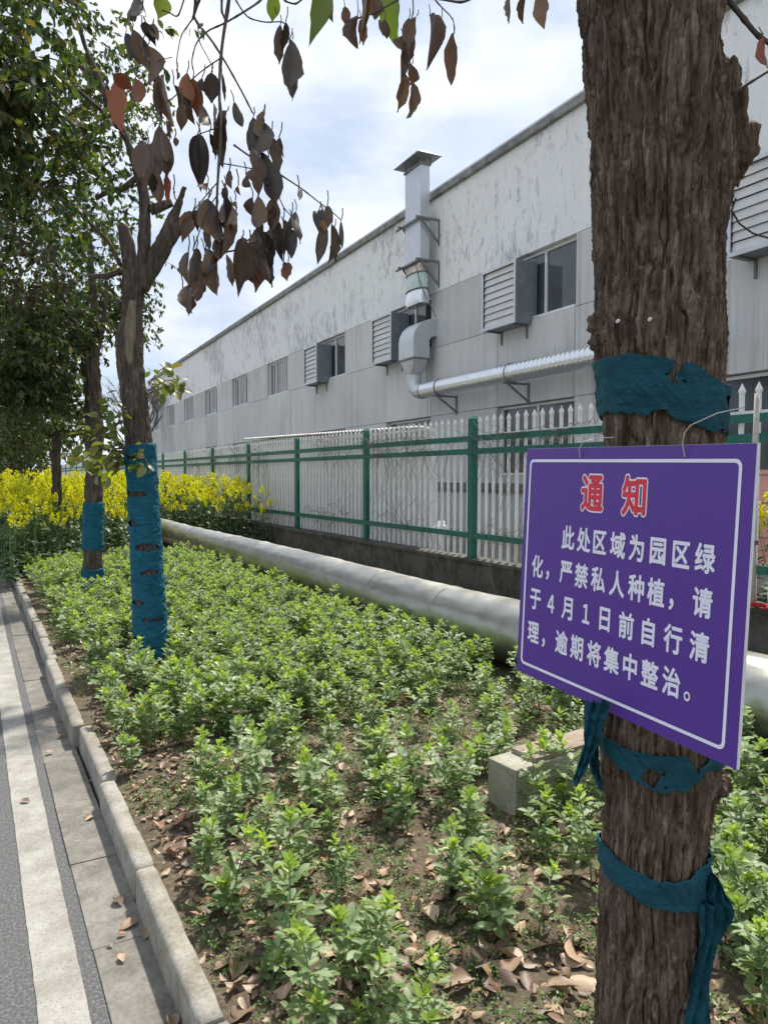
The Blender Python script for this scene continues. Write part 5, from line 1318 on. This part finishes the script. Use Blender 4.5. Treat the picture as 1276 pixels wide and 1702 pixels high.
for i, (x, y_) in enumerate(spots):
    z = float(soil_z(x, y_)[0]) - .006; ns = rv.choice([1, 2, 2, 3, 3, 4]); big = rv.uniform(.70, 1.16)
    if y_ > 4: ns = rv.choice([3, 3, 4, 5]); big *= 1.0
    subs = [(rv.randrange(NV // 2, NV) if k == 0 else rv.randrange(NV), rv.uniform(0, 6.28), .006 + rv.random() * .06 * (k > 0), rv.uniform(0, 6.28), rv.uniform(-.3, .3), rv.uniform(-.3, .3)) for k in range(ns)]
    if i < 300:
        t = thing('broad_bean_plant', (x, y_, z), bean_label(x, y_, ns, big), 'bean plant', 'broad bean plants in the bed'); t.scale = (big, big, big)
        for k, (s, rz, ro, ra, tx, ty) in enumerate(subs):
            loc = (ro * math.cos(ra), ro * math.sin(ra), 0)
            if i < 24:
                so = link('stem', stem_me[s], None, t); so.location = loc; so.rotation_euler = (tx, ty, rz)
                _, old, young, fl, _p = shoot_raw[s]
                for lst, mm in ((old, leaf_o), (young, leaf_y)):
                    for A in fr(lst):
                        lo = link('leaf', mm[rv.randrange(3)], None, so); lo.matrix_local = Matrix([list(r_) for r_ in A])
                for p, d, u in fl:
                    A = frames(np.array([p]), np.array([d]), np.array([u]), np.array([1.0]))[0]
                    fo = link('flower', fl_me, None, so); fo.matrix_local = Matrix([list(r_) for r_ in A]); fo = link('flower_spot', fl_me2, None, so); fo.matrix_local = Matrix([list(r_) for r_ in A])
            else:
                so = link('shoot', shoot_me[s], None, t); so.location = loc; so.rotation_euler = (tx, ty, rz)
    else:
        for (s, rz, ro, ra, tx, ty) in subs:
            A = Matrix.Translation((x + ro * math.cos(ra), y_ + ro * math.sin(ra), z)) @ Matrix.Rotation(rz, 4, 'Z') @ Matrix.Rotation(tx, 4, 'X') @ Matrix.Scale(big, 4); far_s.append((s, np.array(A)))
V, Q, T, mi, mt_, nv = [], [], [], [], [], 0
for s in range(NV):
    Ms = np.array([a for q, a in far_s if q == s])
    if not len(Ms): continue
    me = shoot_me[s]; bv = np.array([v.co[:] for v in me.vertices])
    q4 = np.array([list(p.vertices) for p in me.polygons if len(p.vertices) == 4]); i4 = np.array([p.material_index for p in me.polygons if len(p.vertices) == 4])
    v, f = stamp(bv, q4, Ms); V.append(v); Q.append(f + nv); mi.append(np.tile(i4, len(Ms))); nv += len(v)
if V:
    me = mesh_np('far_bean_plants', np.concatenate(V), np.concatenate(Q), True)
    for k in ('bean_stem', 'bean_leaf', 'bean_young', 'petal', 'petal_dark'): me.materials.append(M[k])
    me.polygons.foreach_set('material_index', np.concatenate(mi).astype(np.int32))
    tag(link('far_bean_plants', me), 'far mass of broad bean plants merging before the rape flowers', 'bean plants', kind='stuff')

# ------------------------------------------------------------------ weeds and leaf litter
g = np.random.default_rng(9); n = 17000
x = g.uniform(.6, 3.4, n); y_ = g.uniform(.3, 8.5, n) ** 1.0
keep = vnoise(np.c_[x * 2.6, y_ * 2.6, x * 0]) + .4 * vnoise(np.c_[x * 8, y_ * 8, x * 0 + 4]) > -.22
x, y_ = x[keep], y_[keep]; z = soil_z(x, y_)
pos, yd, zd, sz = [], [], [], []
per = 9
az = g.uniform(0, 6.28, (len(x), per)); el = g.uniform(.0, .9, (len(x), per)); rr_ = g.uniform(.0, .022, (len(x), per))
pos = np.stack([x[:, None] + rr_ * np.cos(az), y_[:, None] + rr_ * np.sin(az), z[:, None] + g.uniform(.004, .03, (len(x), per))], -1).reshape(-1, 3)
yd = np.stack([np.cos(az) * np.cos(el), np.sin(az) * np.cos(el), np.sin(el)], -1).reshape(-1, 3)
sz = g.uniform(.007, .017, len(pos)); zd = np.tile([0, 0, 1.], (len(pos), 1)) + g.normal(size=(len(pos), 3)) * .3
wl_ = (np.array([(0, 0, 0), (.32, .5, .06), (0, 1, -.05), (-.32, .5, .06)]), np.array([(0, 1, 2, 3)]))
v, f = stamp(*wl_, frames(pos, yd, zd, sz))
tag(link('small_weeds', mesh_np('small_weeds', v, f), M['weed']), 'low carpet of tiny green weeds on the soil', 'weeds', kind='stuff')
dl = [leaf_geo(4, .3, random.Random(s).uniform(.2, 1.0), random.Random(s + 9).uniform(-.3, .5), .96, .06, s) for s in range(6)]
def litter(n, seed, xr, yr, size, lift=.004):
    g = np.random.default_rng(seed); x = g.uniform(*xr, n); y_ = g.uniform(*yr, n)
    z = soil_z(x, y_) + lift + g.uniform(0, .014, n); az = g.uniform(0, 6.28, n); el = g.normal(0, .28, n)
    yd = np.stack([np.cos(az) * np.cos(el), np.sin(az) * np.cos(el), np.sin(el)], -1); zd = np.tile([0, 0, 1.], (n, 1)) + g.normal(size=(n, 3)) * .38; zd[:, 2] *= g.choice([1, -1], n)
    return frames(np.stack([x, y_, z], -1), yd, zd, g.uniform(*size, n), None)
V, Q, nv = [], [], 0
for s in range(6):
    parts = [litter(620, 200 + s, (.6, 3.2), (.8, 4.4), (.014, .055)), litter(260, 300 + s, (.62, 1.15), (1.2, 7.5), (.02, .055)), litter(170, 400 + s, (.7, 3.3), (4, 10), (.03, .06))]
    v, f = stamp(*dl[s], np.concatenate(parts)); V.append(v); Q.append(f + nv); nv += len(v)
tag(link('leaf_litter', mesh_np('leaf_litter', np.concatenate(V), np.concatenate(Q), True), M['dry_leaf']), 'scattered litter of small dry brown leaves on the soil', 'leaf litter', kind='stuff')
dl_me = []
for s in range(6):
    me = mesh_np('fallen_leaf', *leaf_geo(7, .33, random.Random(s).uniform(.3, 1.0), random.Random(s + 9).uniform(-.25, .55), .96, .035, s), True); me.materials.append(M['dry_leaf_one']); dl_me.append(me)
g = np.random.default_rng(31); nl = 0; tried = 0
clus = [onz(*p, .13) for p in [(350, 1600), (400, 1650), (440, 1690), (330, 1520), (560, 1660), (820, 1620), (880, 1600), (780, 1590), (920, 1650), (260, 1320), (300, 1380), (640, 1480), (960, 1600), (700, 1600), (620, 1560), (430, 1400), (1215, 1690), (1190, 1620), (480, 1340), (590, 1300), (850, 1470), (690, 1440)]]
while nl < 200:
    if nl < 150:
        c = clus[g.integers(len(clus))]; x, y_ = c.x + g.normal() * .11, c.y + g.normal() * .13
    else: x, y_ = g.uniform(.64, 2.6), g.uniform(1.2, 4.2)
    tried += 1
    if x < .62 or (x - 1.29) ** 2 + (y_ - 1.1) ** 2 < .02: continue
    z = float(soil_z(x, y_)[0]) + .012; az = g.uniform(0, 6.28); el = g.normal(0, .22)
    d = np.array([[math.cos(az) * math.cos(el), math.sin(az) * math.cos(el), math.sin(el)]]); u = np.array([[0, 0, 1.]]) + g.normal(size=(1, 3)) * .3
    if g.random() < .5: u[0, 2] *= -1; z += .01
    A = frames(np.array([[x, y_, z]]), d, u, np.array([g.uniform(.055, .095)]))[0]
    o = link('fallen_leaf', dl_me[g.integers(6)]); o.matrix_world = Matrix([list(r_) for r_ in A]); nl += 1
    lab = ('large ' if A[:3, 1].dot(A[:3, 1]) > .0058 else 'small ') + ('upturned' if u[0, 2] < 0 else 'flat') + ' dry leaf ' + ('just behind the nearest kerbstones' if x < .85 and y_ < 2.6 else 'behind the kerb farther along' if x < .9 else 'at the foot of the near trunk' if y_ < 1.7 and x > 1.1 else ('on bare soil just left of the near trunk' if x > 1.15 else 'on bare soil between kerb and near trunk') if y_ < 2.2 else 'on soil towards the concrete block' if x > 1.5 else 'among the bean plants by the kerb')
    tag(o, lab, 'leaf', 'fallen leaves on the soil')
for (px_, py_, sc_) in [(190, 1495, .06), (230, 1530, .07), (155, 1357, .05), (200, 1385, .05), (145, 1300, .04), (36, 1330, .05), (95, 1225, .05), (205, 1600, .05), (240, 1562, .05), (285, 1690, .06), (100, 1200, .04), (85, 1170, .04), (180, 1570, .025), (195, 1555, .03), (90, 1250, .05)]:
    p = onz(px_, py_, .012); az = g.uniform(0, 6.28); A = frames(np.array([[p.x, p.y, .014]]), np.array([[math.cos(az), math.sin(az), .05]]), np.array([[g.normal() * .2, g.normal() * .2, 1.]]), np.array([sc_]))[0]
    o = link('fallen_leaf', dl_me[g.integers(6)]); o.matrix_world = Matrix([list(r_) for r_ in A])
    tag(o, 'dry curled leaf lying in the concrete gutter' if p.x > .31 else 'dry leaf lying on the white lane line', 'leaf', 'fallen leaves on the roadside')

# ------------------------------------------------------------------ rape flowers
def rape_raw(seed, H):
    g = np.random.default_rng(seed); stm = MB(); lv, fl = [], []
    def axis(p, d, L, r_, nfl):
        e = p + d * L; mid = (p + e) / 2 + np.array([g.normal() * .02, g.normal() * .02, .02]); stm.tube([Vector(p), Vector(mid), Vector(e)], [r_, r_ * .8, r_ * .5], 4, False)
        for i in range(nfl):
            t = g.random() ** 1.2; c = e - d * .14 * t + np.array([0, 0, .0]); a = g.uniform(0, 6.28); o = np.array([math.cos(a), math.sin(a), .35 + .8 * (1 - t)]); o /= np.linalg.norm(o)
            fl.append((c + o * g.uniform(.012, .034) , g.normal(size=3) * .4 + o, o, g.uniform(.013, .021)))
    axis(np.zeros(3), np.array([g.normal() * .05, g.normal() * .05, 1.]), H, .009, 34)
    for i in range(g.integers(5, 9)):
        t = g.uniform(.42, .85); a = g.uniform(0, 6.28); d = np.array([math.cos(a) * .45, math.sin(a) * .45, 1.]); d /= np.linalg.norm(d)
        axis(np.array([0, 0, H * t]), d, H * (1.0 - t) * g.uniform(.7, 1.05) + .06, .005, 26)
    for i in range(g.integers(24, 32)):
        t = g.uniform(.03, .85); a = g.uniform(0, 6.28); el = g.uniform(-.2, .7); d = np.array([math.cos(a) * math.cos(el), math.sin(a) * math.cos(el), math.sin(el)])
        lv.append((np.array([0, 0, H * t]), d, np.array([0, 0, 1.]) + g.normal(size=3) * .2, g.uniform(.13, .25) * (1.1 - .6 * t)))
    return stm, lv, fl
pet_g = (np.array([(-.5, -.5, 0), (.5, -.5, 0), (.5, .5, 0), (-.5, .5, 0), (0, 0, .12)]), np.array([(0, 1, 2, 3)]))
rp = []
rl = leaf_geo(3, .26, .25, .5, .96)
for s in range(7):
    stm, lv, fl = rape_raw(700 + s, 1.0 + .05 * s)
    sm = stm.mesh('stem', True); sm.materials.append(M['rape_stem'])
    v, f = stamp(*rl, fr(lv)); lm_ = mesh_np('leaves', v, f, True); lm_.materials.append(M['rape_leaf'])
    v, f = stamp(pet_g[0] * 1.3, pet_g[1], fr(fl)); fm_ = mesh_np('flower_heads', v, f); fm_.materials.append(M['rape_flower'])
    rp.append((sm, lm_, fm_))
g = np.random.default_rng(44); rs = []; tr_ = 0
def front(x): return float(np.interp(x, [.3, .8, 1.5, 2.5, 3.2, 4.2, 5.4], [11.2, 12.0, 13.2, 15.0, 16.2, 17.4, 14.6]))
while len(rs) < 640 and tr_ < 20000:
    tr_ += 1; x = g.uniform(.35, 5.45); y_ = front(x) + abs(g.exponential(4.5))
    if y_ > 40: continue
    if (x - 1.29) ** 2 + (y_ - 13.75) ** 2 < .05 or (abs(x - 3.6) < .35 and y_ < 17.6): continue
    if rs and min((x - a) ** 2 + (y_ - b) ** 2 for a, b in rs) < .17 ** 2: continue
    rs.append((x, y_))
rs.sort(key=lambda p: p[1] - front(p[0]))
def rape_plant(x, y_, z, s, sc_, rz, label):
    t = thing('rape_plant', (x, y_, z), label, 'rape plant', 'flowering rape plants'); t.scale = (sc_,) * 3; t.rotation_euler.z = rz
    for nm, me in zip(('stem', 'leaves', 'flower_heads'), rp[s]):
        o = link(nm, me, None, t)
        if nm != 'stem': o['kind'] = 'stuff'
for i, (x, y_) in enumerate(rs[:110]):
    lab = 'yellow flowering rape plant at the patch front, left of the wrapped tree' if x < 2.2 else 'yellow flowering rape plant at the edge of the patch between wrapped tree and fence'
    fr_ = y_ - front(x)
    lab = lab.replace('rape plant', ('front row' if fr_ < .25 else 'second row' if fr_ < .7 else 'inner') + ' rape plant') if x < 2.2 else ('yellow %s rape plant %s' % ('front row' if fr_ < .3 else 'second row' if fr_ < .8 else 'inner', 'just right of the blue wrapped trunk' if x < 3.2 else 'behind the end of the silver pipe' if x < 4.2 else 'spilling against the fence foot'))
    rape_plant(x, y_, .12, int(g.integers(7)), float(g.uniform(.62, .95)) + min(.28, fr_ * .12), float(g.uniform(0, 6.28)), lab)
for x, y_ in ((6.1, 4.25), (6.25, 4.0), (6.5, 4.3), (6.0, 3.85), (6.4, 3.95)): rape_plant(x, y_, .30, int(g.integers(7)), .95, float(g.uniform(0, 6.28)), 'yellow flowering rape plant behind the fence at the right edge')
acc = {0: [[], [], 0], 1: [[], [], 0], 2: [[], [], 0]}; byv = {}
for (x, y_) in rs[110:]:
    s = int(g.integers(7)); sc_ = float(g.uniform(.82, 1.26)); A = np.array(Matrix.Translation((x, y_, .12)) @ Matrix.Rotation(float(g.uniform(0, 6.28)), 4, 'Z') @ Matrix.Scale(sc_, 4)); byv.setdefault(s, []).append(A)
for s, Ms in byv.items():
    for k in range(3):
        me = rp[s][k]; bv = np.array([v.co[:] for v in me.vertices]); q4 = np.array([list(p.vertices) for p in me.polygons if len(p.vertices) == 4])
        if k == 2: pass
        v, f = stamp(bv, q4, np.array(Ms)); acc[k][0].append(v); acc[k][1].append(f + acc[k][2]); acc[k][2] += len(v)
V = [np.concatenate(acc[k][0]) for k in range(3)]; Q = [np.concatenate(acc[k][1]) for k in range(3)]
offs = np.cumsum([0, len(V[0]), len(V[1])])
me = mesh_np('rape_field', np.concatenate(V), np.concatenate([Q[k] + offs[k] for k in range(3)]))
for k in ('rape_stem', 'rape_leaf', 'rape_flower'): me.materials.append(M[k])
me.polygons.foreach_set('material_index', np.concatenate([np.full(len(Q[k]), k) for k in range(3)]).astype(np.int32))
tag(link('rape_field', me), 'dense yellow mass of flowering rape behind the beans', 'rape field', kind='stuff')
